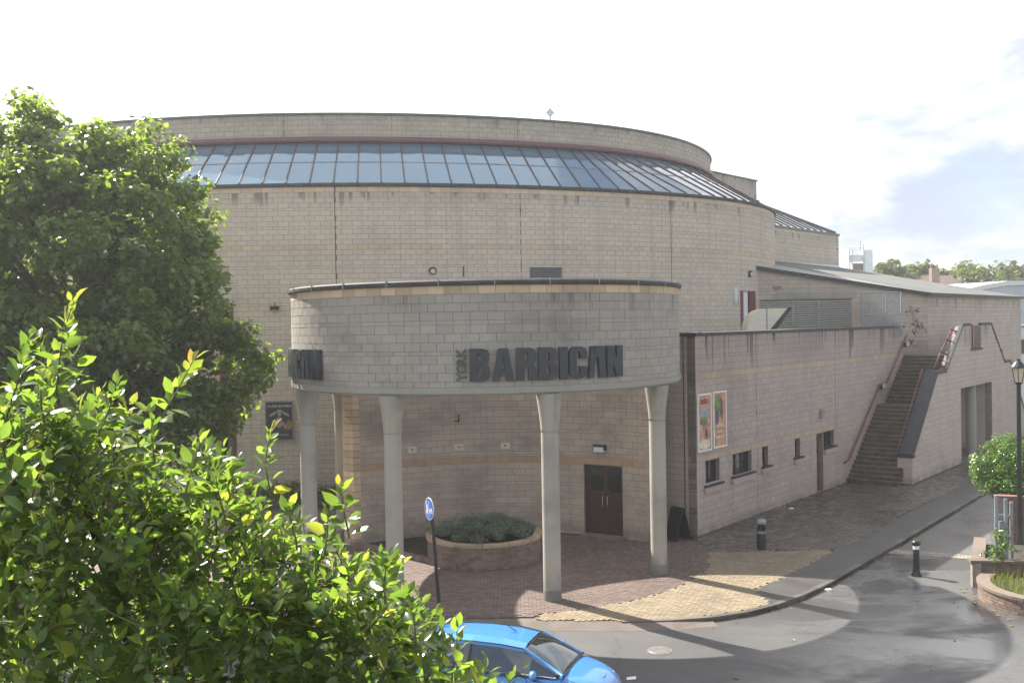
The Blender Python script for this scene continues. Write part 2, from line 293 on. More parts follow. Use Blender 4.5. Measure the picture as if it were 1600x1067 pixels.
# ------------------------------------------------------------------ object helpers
def tag(o, label=None, cat=None, group=None, kind=None):
    if label: o['label'] = label
    if cat: o['category'] = cat
    if group: o['group'] = group
    if kind: o['kind'] = kind
    return o
def thing(name, label, cat, loc=(0, 0, 0), group=None):
    o = bpy.data.objects.new(name, None); COL.objects.link(o); o.location = loc; o.empty_display_size = 0.3
    return tag(o, label, cat, group)
def rootloc(p):
    v = Vector((0, 0, 0))
    while p is not None: v = v + Vector(p.location); p = p.parent
    return v
def link(name, me, parent=None, loc=(0, 0, 0), rot=None, scale=None):
    o = bpy.data.objects.new(name, me); COL.objects.link(o)
    if parent is not None:
        o.parent = parent; o.location = Vector(loc) - rootloc(parent)
    else: o.location = loc
    if rot is not None: o.rotation_euler = rot
    if scale is not None: o.scale = scale
    return o
class MB:
    def __init__(s): s.v = []; s.f = []; s.sm = []
    def add(s, vs, fs, smooth=False):
        b = len(s.v); s.v += [tuple(map(float, q)) for q in vs]; s.f += [tuple(b+i for i in q) for q in fs]; s.sm += [smooth]*len(fs); return s
    def quad(s, a, b, c, d): return s.add([a, b, c, d], [(0, 1, 2, 3)])
    def box(s, c, size, rz=0.0):
        x, y, z = (q/2 for q in size); cs, sn = cos(rz), sin(rz); vs = []
        for k in (-z, z):
            for i, j in ((-x, -y), (x, -y), (x, y), (-x, y)): vs.append((c[0]+i*cs-j*sn, c[1]+i*sn+j*cs, c[2]+k))
        return s.add(vs, [(3, 2, 1, 0), (4, 5, 6, 7), (0, 1, 5, 4), (1, 2, 6, 5), (2, 3, 7, 6), (3, 0, 4, 7)])
    def prism(s, poly, z0, z1):
        n = len(poly); vs = [(x, y, z0) for x, y in poly]+[(x, y, z1) for x, y in poly]
        fs = [tuple(range(n-1, -1, -1)), tuple(range(n, 2*n))]+[(i, (i+1) % n, n+(i+1) % n, n+i) for i in range(n)]
        return s.add(vs, fs)
    def hexa(s, p):   # eight corners: bottom 4 ccw, top 4 ccw
        return s.add(p, [(3, 2, 1, 0), (4, 5, 6, 7), (0, 1, 5, 4), (1, 2, 6, 5), (2, 3, 7, 6), (3, 0, 4, 7)])
    def tube(s, pts, r, n=8, cap=True, smooth=True):
        pts = [np.array(p, float) for p in pts]; rs = r if hasattr(r, '__len__') else [r]*len(pts); vs = []
        for i, p in enumerate(pts):
            d = pts[min(i+1, len(pts)-1)]-pts[max(i-1, 0)]; d = d/(np.linalg.norm(d)+1e-9)
            a = np.cross(d, (0, 0, 1) if abs(d[2]) < 0.9 else (1, 0, 0)); a /= np.linalg.norm(a); b = np.cross(d, a)
            for k in range(n):
                q = 2*pi*k/n; vs.append(p+rs[i]*(a*cos(q)+b*sin(q)))
        fs = [(i*n+k, i*n+(k+1) % n, (i+1)*n+(k+1) % n, (i+1)*n+k) for i in range(len(pts)-1) for k in range(n)]
        s.add(vs, fs, smooth)
        if cap:
            s.add(vs[:n], [tuple(range(n))]); s.add(vs[-n:], [tuple(range(n-1, -1, -1))])
        return s
    def lathe(s, prof, c=(0, 0, 0), n=24, smooth=True):
        vs = [(c[0]+r*cos(2*pi*k/n), c[1]+r*sin(2*pi*k/n), c[2]+z) for r, z in prof for k in range(n)]
        fs = [(i*n+k, i*n+(k+1) % n, (i+1)*n+(k+1) % n, (i+1)*n+k) for i in range(len(prof)-1) for k in range(n)]
        s.add(vs, fs, smooth)
        if prof[0][0] > 1e-4: s.add(vs[:n], [tuple(range(n-1, -1, -1))])
        if prof[-1][0] > 1e-4: s.add(vs[-n:], [tuple(range(n))])
        return s
    def mesh(s, name, mat, off=(0, 0, 0)):
        me = bpy.data.meshes.new(name); o = Vector(off)
        me.from_pydata([(x-o.x, y-o.y, z-o.z) for x, y, z in s.v], [], s.f)
        me.materials.append(M[mat] if isinstance(mat, str) else mat)
        me.polygons.foreach_set('use_smooth', s.sm); me.update(); return me
    def build(s, name, mat, parent=None, loc=None):
        if parent is not None:
            o = bpy.data.objects.new(name, s.mesh(name, mat, rootloc(parent))); COL.objects.link(o); o.parent = parent; return o
        o = bpy.data.objects.new(name, s.mesh(name, mat, loc or (0, 0, 0))); COL.objects.link(o); o.location = loc or (0, 0, 0); return o

def unit_block(name, mat):
    m = MB(); b = 0.03
    m.add([(-.5, 0, -.5), (.5, 0, -.5), (.5, 0, .5), (-.5, 0, .5), (-.5, 1, -.5), (.5, 1, -.5), (.5, 1, .5), (-.5, 1, .5)],
          [(0, 1, 2, 3), (1, 0, 4, 5), (2, 1, 5, 6), (3, 2, 6, 7), (0, 3, 7, 4)])
    return m.mesh(name, mat)
BLK = {}
def blk(mat):
    if mat not in BLK: BLK[mat] = unit_block('block', mat)
    return BLK[mat]

class Arc:
    """vertical cylinder face; u = metres along, left to right as seen from outside (convex) or inside (concave)"""
    def __init__(s, cx, cy, R, concave=False): s.c = (cx, cy); s.R = R; s.cv = concave
    def pt(s, u, off=0.0):
        if s.cv:   # the far half, seen from within: face normal points to the centre
            a = u/s.R; r = s.R-off; return s.c[0]+r*sin(a), s.c[1]+r*cos(a)
        a = u/s.R; r = s.R+off; return s.c[0]+r*sin(a), s.c[1]-r*cos(a)
    def nrm(s, u):
        a = u/s.R; return (-sin(a), -cos(a)) if s.cv else (sin(a), -cos(a))
    step = 0.5
class Bow:
    """long flat arc that tightens into a smaller one at its right end; u = metres along, u = 0 straight towards the viewer"""
    step = 0.5
    def __init__(s, cx, cy, R, phi, r2):
        s.c = (cx, cy); s.R = R; s.phi = radians(phi); s.r2 = r2; s.c2 = (cx+(R-r2)*sin(s.phi), cy-(R-r2)*cos(s.phi))
    def ang(s, u): return u/s.R if u <= s.R*s.phi else s.phi+(u-s.R*s.phi)/s.r2
    def u_at(s, a): return a*s.R if a <= s.phi else s.R*s.phi+(a-s.phi)*s.r2
    def pt(s, u, off=0.0):
        a = s.ang(u); c, r = (s.c, s.R) if a <= s.phi else (s.c2, s.r2); return c[0]+(r+off)*sin(a), c[1]-(r+off)*cos(a)
    def nrm(s, u): a = s.ang(u); return sin(a), -cos(a)
class Line:
    def __init__(s, o, d): s.o = o; l = sqrt(d[0]**2+d[1]**2); s.d = (d[0]/l, d[1]/l); s.n = (s.d[1], -s.d[0])
    def pt(s, u, off=0.0): return s.o[0]+s.d[0]*u+s.n[0]*off, s.o[1]+s.d[1]*u+s.n[1]*off
    def nrm(s, u): return s.n
    step = 1e9

def courses(z1, z0, bands, ch=0.225, mat='ring', bmat='ring_band'):
    """from the top down: three full courses and a half one, with buff bands at the given top heights"""
    out = []; z = z1; k = 0; bl = sorted(bands, reverse=True); bi = 0
    while z > z0+0.03:
        if bi < len(bl) and z <= bl[bi]+0.02:
            h = min(ch, z-z0); out.append((z-h, z, bmat)); z -= h; bi += 1; k = 0; continue
        h = ch if k % 4 < 3 else ch/2; k += 1
        nxt = bl[bi] if bi < len(bl) else z0
        if z-h < nxt+0.06: h = z-nxt
        h = min(h, z-z0)
        if h > 1e-3: out.append((z-h, z, mat)); z -= h
        else: break
    return out

def block_wall(root, sf, u0, u1, cs, holes=(), th=0.3, n_ind=300, keep=None, top=None, bot=None, name='block', bl=0.45, gap=0.014, rec=0.012,
               core='mortar', reveal=None, joints=(), seed=1, corename='wall', cull=None):
    """facing blocks with open joints over a solid core; the blocks that show largest become objects"""
    rg = random.Random(seed); blocks = []
    for ci, (z0, z1, mat) in enumerate(cs):
        u = u0 - (bl/2 if ci % 2 else 0.0) - (rg.random()*bl if z1-z0 < 0.15 else 0)
        while u < u1-0.02:
            a, b = max(u, u0), min(u+bl, u1); u += bl
            segs = [(a, b)]
            for j in joints:
                ns = []
                for p, q in segs:
                    if p < j-0.03 and q > j+0.03: ns += [(p, j-0.012), (j+0.012, q)]
                    else: ns.append((p, q))
                segs = ns
            for hu0, hu1, hz0, hz1 in holes:
                if hz0 < (z0+z1)/2 < hz1:
                    ns = []
                    for p, q in segs:
                        if q <= hu0 or p >= hu1: ns.append((p, q))
                        else:
                            if p < hu0: ns.append((p, hu0))
                            if q > hu1: ns.append((hu1, q))
                    segs = ns
            for p, q in segs:
                if q-p > 0.05: blocks.append((p, q, z0, z1, mat, rg.uniform(-0.003, 0.004)))
    # score on screen
    sc = []
    for i, (p, q, z0, z1, mat, pr) in enumerate(blocks):
        um = (p+q)/2; x, y = sf.pt(um); n = sf.nrm(um); zc = (z0+z1)/2
        px, py, d = proj(x, y, zc)
        f = -(n[0]*x+n[1]*y)/sqrt(x*x+y*y+1)
        ok = d > 0 and f > 0.05 and 0 < px < 1600 and 0 < py < 1067 and (keep is None or keep(px, py)) and (top is None or (z1 < top(p) and z1 < top(q))) and (bot is None or (z0 > bot(p) and z0 > bot(q)))
        sc.append((q-p)*(z1-z0)*f/d/d if ok else -1)
    order = sorted(range(len(blocks)), key=lambda i: -sc[i]); ind = set(i for i in order[:n_ind] if sc[i] > 0)
    rest = {}; rl = rootloc(root)
    for i, (p, q, z0, z1, mat, pr) in enumerate(blocks):
        if cull is not None and cull((p+q)/2, (z0+z1)/2): continue
        p2, q2, a0, a1 = p+gap/2, q-gap/2, z0+gap/2, z1-gap/2
        if i in ind:
            um = (p2+q2)/2; x, y = sf.pt(um, pr); n = sf.nrm(um)
            o = bpy.data.objects.new(name if mat == cs[-1][2] or True else name, blk(mat)); COL.objects.link(o); o.parent = root
            o.location = (x-rl.x, y-rl.y, (a0+a1)/2-rl.z); o.rotation_euler = (0, 0, atan2(-n[0], n[1])+pi)
            o.rotation_euler = (0, 0, atan2(n[1], n[0])+pi/2); o.scale = (q2-p2, 0.05, a1-a0)
            continue
        zl = zr = a1
        if top is not None:
            zl, zr = min(a1, top(p2)-0.005), min(a1, top(q2)-0.005)
            if zl <= a0 and zr <= a0: continue
            if zl <= a0: p2 += (q2-p2)*(a0-zl)/(zr-zl); zl = a0+.0005
            elif zr <= a0: q2 -= (q2-p2)*(a0-zr)/(zl-zr); zr = a0+.0005
        bl0 = br0 = a0
        if bot is not None:
            if bot((p2+q2)/2) > (a0+zl)/2: continue
        mb = rest.setdefault(mat, MB())
        A = sf.pt(p2, pr); B = sf.pt(q2, pr); A2 = sf.pt(p2, -0.045); B2 = sf.pt(q2, -0.045)
        mb.add([(*A, a0), (*B, a0), (*B, zr), (*A, zl), (*A2, a0), (*B2, a0), (*B2, zr), (*A2, zl)],
               [(0, 1, 2, 3), (1, 0, 4, 5), (2, 1, 5, 6), (3, 2, 6, 7), (0, 3, 7, 4)])
    for mat, mb in rest.items():
        o = mb.build(name+'_courses', mat, root); o['kind'] = 'stuff'
    # core
    ztop = cs[0][1]; zbot = cs[-1][0]
    us = {u0, u1}; zs = {zbot, ztop}
    for h in holes: us |= {max(u0, min(u1, h[0])), max(u0, min(u1, h[1]))}; zs |= {max(zbot, min(ztop, h[2])), max(zbot, min(ztop, h[3]))}
    if top is not None or bot is not None:
        k = int((u1-u0)/0.25)+1; us |= {u0+(u1-u0)*i/k for i in range(k+1)}
    us = sorted(us); U = []
    for a, b in zip(us, us[1:]):
        k = max(1, int((b-a)/sf.step+0.999)); U += [a+(b-a)*i/k for i in range(k)]
    U.append(us[-1]); Z = sorted(zs); c = MB()
    def inh(u, z): return any(h[0] < u < h[1] and h[2] < z < h[3] for h in holes)
    for i, (a, b) in enumerate(zip(U, U[1:])):
        for j, (p, q) in enumerate(zip(Z, Z[1:])):
            if inh((a+b)/2, (p+q)/2): continue
            pa = pb = p; qa = qb = q
            if top is not None: qa, qb = min(q, top(a+1e-4)), min(q, top(b-1e-4))
            if bot is not None: pa, pb = max(p, bot(a+1e-4)), max(p, bot(b-1e-4))
            if qa <= pa and qb <= pb: continue
            F = [sf.pt(a, -rec), sf.pt(b, -rec)]; K = [sf.pt(a, -th), sf.pt(b, -th)]
            P = [(*F[0], pa), (*F[1], pb), (*K[1], pb), (*K[0], pa), (*F[0], qa), (*F[1], qb), (*K[1], qb), (*K[0], qa)]
            fs = [(0, 1, 5, 4), (2, 3, 7, 6)]
            if i == 0 or inh((U[i-1]+a)/2, (p+q)/2): fs.append((3, 0, 4, 7))
            if i == len(U)-2 or inh((b+U[i+2])/2, (p+q)/2): fs.append((1, 2, 6, 5))
            if j == 0 or inh((a+b)/2, (Z[j-1]+p)/2) or bot is not None: fs.append((3, 2, 1, 0))
            if j == len(Z)-2 or inh((a+b)/2, (q+Z[j+2])/2) or top is not None: fs.append((4, 5, 6, 7))
            c.add(P, fs)
    return c.build(corename, core, root)

def arc_strip(sf, u0, u1, prof, n):
    """sweep a closed (off, z) profile along the face"""
    m = MB(); k = len(prof); vs = []
    for i in range(n+1):
        u = u0+(u1-u0)*i/n
        for off, z in prof: x, y = sf.pt(u, off); vs.append((x, y, z))
    fs = [(i*k+j, i*k+(j+1) % k, (i+1)*k+(j+1) % k, (i+1)*k+j) for i in range(n) for j in range(k)]
    m.add(vs, fs); m.add(vs[:k], [tuple(range(k-1, -1, -1))]); m.add(vs[-k:], [tuple(range(k))]); return m
def wall_box(sf, u0, u1, z0, z1, o0, o1):
    """box standing on a wall face between offsets o0 and o1"""
    A, B, C, D = sf.pt(u0, o1), sf.pt(u1, o1), sf.pt(u1, o0), sf.pt(u0, o0)
    return [(*A, z0), (*B, z0), (*C, z0), (*D, z0), (*A, z1), (*B, z1), (*C, z1), (*D, z1)]
def wbox(m, sf, *a): return m.hexa(wall_box(sf, *a))
def text_mesh(txt, size, bold=0.0, ext=0.01, spacing=1.0):
    c = bpy.data.curves.new('text', 'FONT'); c.body = txt; c.size = size; c.offset = bold; c.extrude = ext; c.space_character = spacing
    c.resolution_u = 3
    o = bpy.data.objects.new('text', c); COL.objects.link(o); dg = bpy.context.evaluated_depsgraph_get(); dg.update()
    me = bpy.data.meshes.new_from_object(o.evaluated_get(dg)); bpy.data.objects.remove(o); bpy.data.curves.remove(c)
    me.materials.clear(); return me
def poly_mesh(outs, ext):
    c = bpy.data.curves.new('glyph', 'CURVE'); c.dimensions = '2D'; c.fill_mode = 'BOTH'; c.extrude = ext
    for pl in outs:
        sp = c.splines.new('POLY'); sp.points.add(len(pl)-1); sp.use_cyclic_u = True
        for i, (x, y) in enumerate(pl): sp.points[i].co = (x, y, 0, 1)
    o = bpy.data.objects.new('glyph', c); COL.objects.link(o); dg = bpy.context.evaluated_depsgraph_get(); dg.update()
    me = bpy.data.meshes.new_from_object(o.evaluated_get(dg)); bpy.data.objects.remove(o); bpy.data.curves.remove(c)
    me.materials.clear(); return me
def place_flat(me, fn, mat, name, parent):
    """map a flat mesh (x, y, depth) into the world through fn"""
    rl = rootloc(parent)
    for v in me.vertices: v.co = Vector(fn(v.co.x, v.co.y, v.co.z))-rl
    me.materials.append(M[mat]); me.name = name; me.update()
    o = bpy.data.objects.new(name, me); COL.objects.link(o); o.parent = parent; return o

# ================================================================== SETTING: ground, road, pavements
def struct(o): o['kind'] = 'structure'; return o
ROADZ = -0.10
struct(MB().quad((-600, -300, -0.16), (600, -300, -0.16), (600, 900, -0.16), (-600, 900, -0.16)).build('ground', 'verge'))
struct(MB().add([(-60, 9, ROADZ), (60, 9, ROADZ), (60, 110, ROADZ), (-60, 110, ROADZ)], [(0, 1, 2, 3)]).build('road', 'asphalt'))
# service road beyond the sett strip
DIR = (0.634, 0.773); PER = (0.773, -0.634); A0 = (6.3, 33.7)
def TW(t, w): return A0[0]+DIR[0]*t+PER[0]*w, A0[1]+DIR[1]*t+PER[1]*w
KERB = [(-34, 24.7), (-10, 24.7), (-2, 24.55), (1.2, 24.25), (2.6, 24.15), (3.8, 24.2), (4.9, 24.4), (5.9, 24.8), (6.8, 25.4), (7.8, 26.3), (8.9, 27.5), (12.6, 32.1), (20.8, 42.4), (28, 51.3), (40, 66)]
struct(MB().prism(KERB+[(40, 100), (-34, 100)], -0.15, -0.035).build('pavement', 'pave_joint'))
def inpoly(x, y, P):
    c = False; j = len(P)-1
    for i in range(len(P)):
        if (P[i][1] > y) != (P[j][1] > y) and x < (P[j][0]-P[i][0])*(y-P[i][1])/(P[j][1]-P[i][1])+P[i][0]: c = not c
        j = i
    return c
def inset_kerb(d):
    out = []
    for i in range(len(KERB)):
        a = np.array(KERB[max(i-1, 0)]); b = np.array(KERB[min(i+1, len(KERB)-1)]); t = (b-a)/np.linalg.norm(b-a)
        out.append((KERB[i][0]-t[1]*d, KERB[i][1]+t[0]*d))
    return out
K1 = inset_kerb(0.16); K2 = inset_kerb(0.16+1.15)
# kerb: separate stones
kerb = struct(thing('kerb', 'dark stone kerb curving round the paved forecourt', None, (5, 25, 0)))
pts = []
for (a, b), (c, d) in zip(zip(KERB, KERB[1:]), zip(K1, K1[1:])):
    L = sqrt((b[0]-a[0])**2+(b[1]-a[1])**2); n = max(1, round(L/0.9))
    for i in range(n):
        f0, f1 = (i+0.006*n/L)/n, (i+1-0.006*n/L)/n
        l = lambda p, q, f: (p[0]+(q[0]-p[0])*f, p[1]+(q[1]-p[1])*f)
        P = [l(a, b, f0), l(a, b, f1), l(c, d, f1), l(c, d, f0)]
        h = 0.005 if a[0] > 3 else 0.003
        z1 = 0.012 if a[0] > 2 else -0.02
        MB().prism(P, -0.14, z1+random.uniform(-.002, .002)).build('kerb_stone', 'kerb' if a[0] > 4 else 'kerb_pale', kerb)
ap = MB()
for (a, b) in zip(KERB, KERB[1:]):
    if b[0] > 5.5: break
    f = lambda p: (p[0]+(.06 if p[0] > 3 else 0), p[1]-.42)
    za, zb_ = (-.018 if a[0] < 3 else .0), (-.018 if b[0] < 3 else .0)
    k0 = 1.0 if a[0] < 3.5 else max(0.0, 1-(a[0]-3.5)/2); k1 = 1.0 if b[0] < 3.5 else max(0.0, 1-(b[0]-3.5)/2)
    if k1 <= 0.01: continue
    A, B_ = f(a), f(b); z0_, z1_ = ROADZ+(za-ROADZ)*k0, ROADZ+(zb_-ROADZ)*k1
    ap.add([(*A, ROADZ+.003), (*B_, ROADZ+.003), (*b, z1_), (*a, z0_)], [(0, 1, 2, 3)])
struct(ap.build('dropped_kerb', 'kerb_pale'))
# dark asphalt margin beside the kerb on the right
mg = [p for p in K1 if p[0] > 6.5]; mg2 = [p for p in K2 if p[0] > 5.0]
struct(MB().prism(mg+mg2[::-1], -0.03, -0.004).build('pavement_margin', plain('damp dark tarmac', (0.05, 0.047, 0.045), 0.5, var=0.25, nscale=1.2)))

CR = (-0.83, 31.9); RR = 6.2          # canopy ring
def flat_bricks(parent, name, mat, cells, n_ind, z=0.0, gap=0.012, seed=3):
    """cells: (cx, cy, len, wid, rot)"""
    rg = random.Random(seed); sc = []
    for (x, y, l, w, r) in cells:
        px, py, d = proj(x, y, z); sc.append(1/d if 0 < px < 1600 and 0 < py < 1067 and seen(px, py) else -1)
    ind = set(i for i in sorted(range(len(cells)), key=lambda i: -sc[i])[:n_ind] if sc[i] > 0)
    key = ('flat', mat)
    if key not in BLK:
        BLK[key] = MB().add([(-.5, -.5, 0), (.5, -.5, 0), (.5, .5, 0), (-.5, .5, 0), (-.5, -.5, -1), (.5, -.5, -1), (.5, .5, -1), (-.5, .5, -1)],
                            [(0, 1, 2, 3), (0, 4, 5, 1), (1, 5, 6, 2), (2, 6, 7, 3), (3, 7, 4, 0)]).mesh(name, mat)
    m = MB(); rl = rootloc(parent)
    for i, (x, y, l, w, r) in enumerate(cells):
        zz = z+rg.uniform(-0.003, 0.003); l2, w2 = (l-gap)/2, (w-gap)/2; cs, sn = cos(r), sin(r)
        if i in ind:
            o = bpy.data.objects.new(name, BLK[key]); COL.objects.link(o); o.parent = parent
            o.location = (x-rl.x, y-rl.y, zz-rl.z); o.rotation_euler = (0, 0, r); o.scale = (l2*2, w2*2, 0.03); continue
        c = [(x+a*l2*cs-b*w2*sn, y+a*l2*sn+b*w2*cs) for a, b in ((-1, -1), (1, -1), (1, 1), (-1, 1))]
        m.add([(*q, zz) for q in c]+[(*q, z-0.03) for q in c], [(0, 1, 2, 3), (0, 4, 5, 1), (1, 5, 6, 2), (2, 6, 7, 3), (3, 7, 4, 0)])
    if m.v:
        o = m.build(name+'_field', mat, parent); o['kind'] = 'stuff'
seen = lambda px, py: not (px < 560 or (py > 960 and px < 960))
RC = 7.0
cells = []; r = 1.95
while r < RC:
    n = int(2*pi*r/0.21)
    for k in range(n):
        a = 2*pi*(k+0.5*(int(r*10) % 2))/n; x, y = CR[0]+r*sin(a), CR[1]-r*cos(a)
        if inpoly(x, y, K1+[(40, 100), (-34, 100)]) and (y < 34.3): cells.append((x, y, 2*pi*r/n, 0.105, a))
    r += 0.107
pav_red = struct(thing('brick_circle', 'ring of red brick paving under the round canopy', None, (CR[0], CR[1], 0)))
flat_bricks(pav_red, 'paving_brick', 'pave_red', cells, 300)
cells = []   # left part of the forecourt: red running bond
for j in range(0, 110):
    y = 24.8+j*0.107
    for i in range(0, 70):
        x = -14.5+i*0.215+(0.107 if j % 2 else 0)
        if (x-CR[0])**2+(y-CR[1])**2 > (RC+0.05)**2 and x < CR[0]+1.5 and y < 36 and inpoly(x, y, K1+[(40, 100), (-34, 100)]): cells.append((x, y, 0.215, 0.107, 0))
pl = struct(thing('brick_forecourt', 'red brick paving left of the canopy', None, (-6, 28, 0)))
flat_bricks(pl, 'paving_brick', 'pave_red', cells, 150, seed=8)
# buff herringbone in front and to the right
cells = []; K1P = K1+[(40, 100), (-34, 100)]; K2P = K2+[(40, 100), (-34, 100)]
L2, W2 = 0.215, 0.1075
def herring(x0, y0, n, ang):
    out = []; w = W2; ca, sa = cos(ang), sin(ang)
    for i in range(-n, n):
        for j in range(-n, n):
            # a (2w x w) brick and a (w x 2w) brick; translations (w,w) and (4w,0)... laid as 90 degree herringbone
            tx = i*w+j*4*w; ty = -i*w
            for (cx, cy, hor) in ((tx+w, ty+w/2, 1), (tx+2.5*w, ty+w, 0)):
                X, Y = x0+cx*ca-cy*sa, y0+cx*sa+cy*ca; out.append((X, Y, 2*w, w, ang if hor else ang+pi/2))
    return out
for c in herring(5.6, 28.0, 70, radians(50)):
    x, y = c[0], c[1]
    if y < 31.4 and x > CR[0]+1.4 and (x-CR[0])**2+(y-CR[1])**2 > (RC+0.02)**2 and inpoly(x, y, K1P) and (inpoly(x, y, K2P) or x < 6.6): cells.append(c)
pb = struct(thing('buff_paving', 'buff herringbone paving between the red brick circle and the kerb', None, (6, 27, 0)))
flat_bricks(pb, 'paving_brick', 'pave_buff', cells, 300, seed=9)
# damp concrete blocks along the wing
cells = []
ang = atan2(DIR[1], DIR[0])
for i in range(-12, 150):
    for j in range(-1, 40):
        t = i*0.3+(0.15 if j % 2 else 0); w = 0.12+j*0.2
        x, y = TW(t-3, w)
        if y >= 31.4 and (x-CR[0])**2+(y-CR[1])**2 > (RC+0.1)**2 and inpoly(x, y, K2P) and not (t-3 > 14 and w < 2.75): cells.append((x, y, 0.3, 0.2, ang))
ps = struct(thing('wing_pavement', 'damp grey block paving along the low wing', None, (10, 35, 0)))
flat_bricks(ps, 'paving_block', 'pave_slab', cells, 300, seed=10)
# sett strip across the service road
st = struct(thing('sett_strip', 'strip of pale setts across the service road', None, (13, 30.5, ROADZ)))
p0 = np.array(G(1383, 863, ROADZ)); p1 = np.array(G(1555, 876, ROADZ)); dv = (p1-p0)/np.linalg.norm(p1-p0); nv = np.array([-dv[1], dv[0]]); Ls = np.linalg.norm(p1-p0)
cells = []
for j in range(4):
    for i in range(int(Ls/0.22)+1):
        q = p0+dv*(i*0.22+(0.11 if j % 2 else 0))+nv*(j*0.14); cells.append((q[0], q[1], 0.22, 0.14, atan2(dv[1], dv[0])))
flat_bricks(st, 'sett', 'sett', cells, 300, z=ROADZ+0.012)
q0, q1 = p0+nv*0.52, p1+nv*0.52
sr = [tuple(q0), tuple(q1), (16.5, 34), (30, 51), (36, 58), (28.2, 51.3), (20.9, 42.4), (12.7, 32.1)]
struct(MB().prism(sr, ROADZ-0.01, ROADZ+0.004).build('service_road', 'path'))

# ================================================================== CONCERT HALL (round auditorium)
HC = (-10.236, 76.026); hs = Bow(HC[0], HC[1], 34.127, 34.289, 15.666); us = Bow(HC[0], HC[1], 31.2, 24.8, 16.75)
HL, HRT = hs.u_at(radians(-58)), hs.u_at(radians(100)); UL, URT = us.u_at(radians(-60)), us.u_at(radians(105))
hall = thing('concert_hall', 'large round hall of pale blockwork with a sloping glass band under its parapet', 'building', (HC[0], HC[1], 0))
def hall_u(px, py, z):
    # u on the drum under a pixel
    best = None
    for k in range(-1500, 3300):
        u = k*0.01; x, y = hs.pt(u)
        if hs.ang(u) > radians(72): break
        p = proj(x, y, z)[0]
        if best is None or abs(p-px) < best[0]: best = (abs(p-px), u)
    return best[1]
JO = [hall_u(p, 0, 11) for p in (524, 814, 1049)]
def hkeep(px, py): return (px > 385 and py < 432 and py > 285) or (1072 < px < 1200 and py < 512)
uv = [hall_u(828, 427, 9.7), hall_u(878, 427, 9.7)]
ul, ur_ = hall_u(1157, 480, 8), hall_u(1181, 480, 8)
MW = [hall_u(344, 600, 6), hall_u(366, 600, 6)]
block_wall(hall, hs, HL, HRT, courses(13.45, 0, (13.45, 10.98, 8.4, 5.0), mat='drum', bmat='drum_band'),
           holes=[(uv[0], uv[1], 9.45, 10.02), (ul, ur_, 6.5, 8.95), (MW[0], MW[1], 0, 8.55)], th=0.4, keep=hkeep, joints=JO, seed=4)
for j in JO:
    m = MB(); wbox(m, hs, j-0.014, j+0.014, 7, 13.45, -0.05, -0.006); m.build('movement_joint', 'mortar_dark', hall)
# vent with slats
fr = MB(); wbox(fr, hs, uv[0], uv[1], 9.45, 10.02, -0.25, -0.2); v = fr.build('vent', 'dark', hall)
for k in range(7):
    m = MB(); z = 9.48+k*0.077
    A, B, C, D = hs.pt(uv[0], 0.02), hs.pt(uv[1], 0.02), hs.pt(uv[1], -0.12), hs.pt(uv[0], -0.12)
    m.hexa([(*A, z), (*B, z), (*C, z+0.05), (*D, z+0.05), (*A, z+0.02), (*B, z+0.02), (*C, z+0.07), (*D, z+0.07)]); m.build('slat', 'greymetal', v)
# sill, sloping glazing, mullions
arc_strip(hs, HL, HRT, [(-0.4, 13.45), (0.07, 13.45), (0.09, 13.5), (0.07, 13.6), (-0.4, 13.62)], 150).build('sill_coping', 'coping', hall)
GZ0, GZ1 = 13.64, 15.87
def slope(u, f, o=0.0, side=0.0):
    x0, y0 = hs.pt(u+side, -0.12); x1, y1 = us.pt(us.u_at(hs.ang(u+side)), 0.08); return (x0+(x1-x0)*f, y0+(y1-y0)*f, GZ0+(GZ1-GZ0)*f+o)
GU0 = hall_u(670, 0, 13.6); GST = 1.02
bar = plain('glazing bar', (0.09, 0.13, 0.18), 0.4)
for k in range(int((HL-GU0)/GST)+1, int((HRT-GU0)/GST)):
    a0 = GU0+k*GST; a1 = a0+GST; j = random.uniform(-0.01, 0.01)
    MB().hexa([slope(a0, 0, -.03), slope(a1, 0, -.03), slope(a1, 1, -.03), slope(a0, 1, -.03), slope(a0, 0, j), slope(a1, 0, -j), slope(a1, 1, j), slope(a0, 1, -j)]).build('glass_pane', 'rooflight', hall)
    MB().hexa([slope(a0, .48, -.02), slope(a1, .48, -.02), slope(a1, .5, -.02), slope(a0, .5, -.02), slope(a0, .48, .015), slope(a1, .48, .015), slope(a1, .5, .015), slope(a0, .5, .015)]).build('transom', bar, hall)
    q = lambda f, o, sd: slope(a0, f, o, sd)
    MB().hexa([q(0, -.02, -.03), q(0, -.02, .03), q(1, -.02, .03), q(1, -.02, -.03), q(0, .05, -.03), q(0, .05, .03), q(1, .05, .03), q(1, .05, -.03)]).build('mullion', 'maroon_dark', hall)
arc_strip(us, UL, URT, [(-0.2, 15.86), (0.26, 15.86), (0.30, 15.94), (0.26, 16.10), (-0.2, 16.12)], 140).build('gutter', 'maroon_pale', hall)
block_wall(hall, us, UL, URT, courses(17.13, 16.1, (17.13,), mat='drum_top', bmat='drum_top'), th=0.4, n_ind=0, name='parapet_block', corename='parapet_wall', joints=[us.R*radians(q) for q in (0, 9, 20)], seed=5)
arc_strip(us, UL, URT, [(-0.45, 17.13), (0.07, 17.13), (0.08, 17.23), (-0.45, 17.25)], 150).build('parapet_coping', 'coping_green', hall)
MB().prism([us.pt(UL+(URT-UL)*k/80, -.3) for k in range(81)], 16.6, 16.8).build('flat_roof', 'flatroof', hall)
MB().prism([hs.pt(HL+(HRT-HL)*k/80, -.3) for k in range(81)], 13.2, 13.35).build('inner_floor', 'dark', hall)
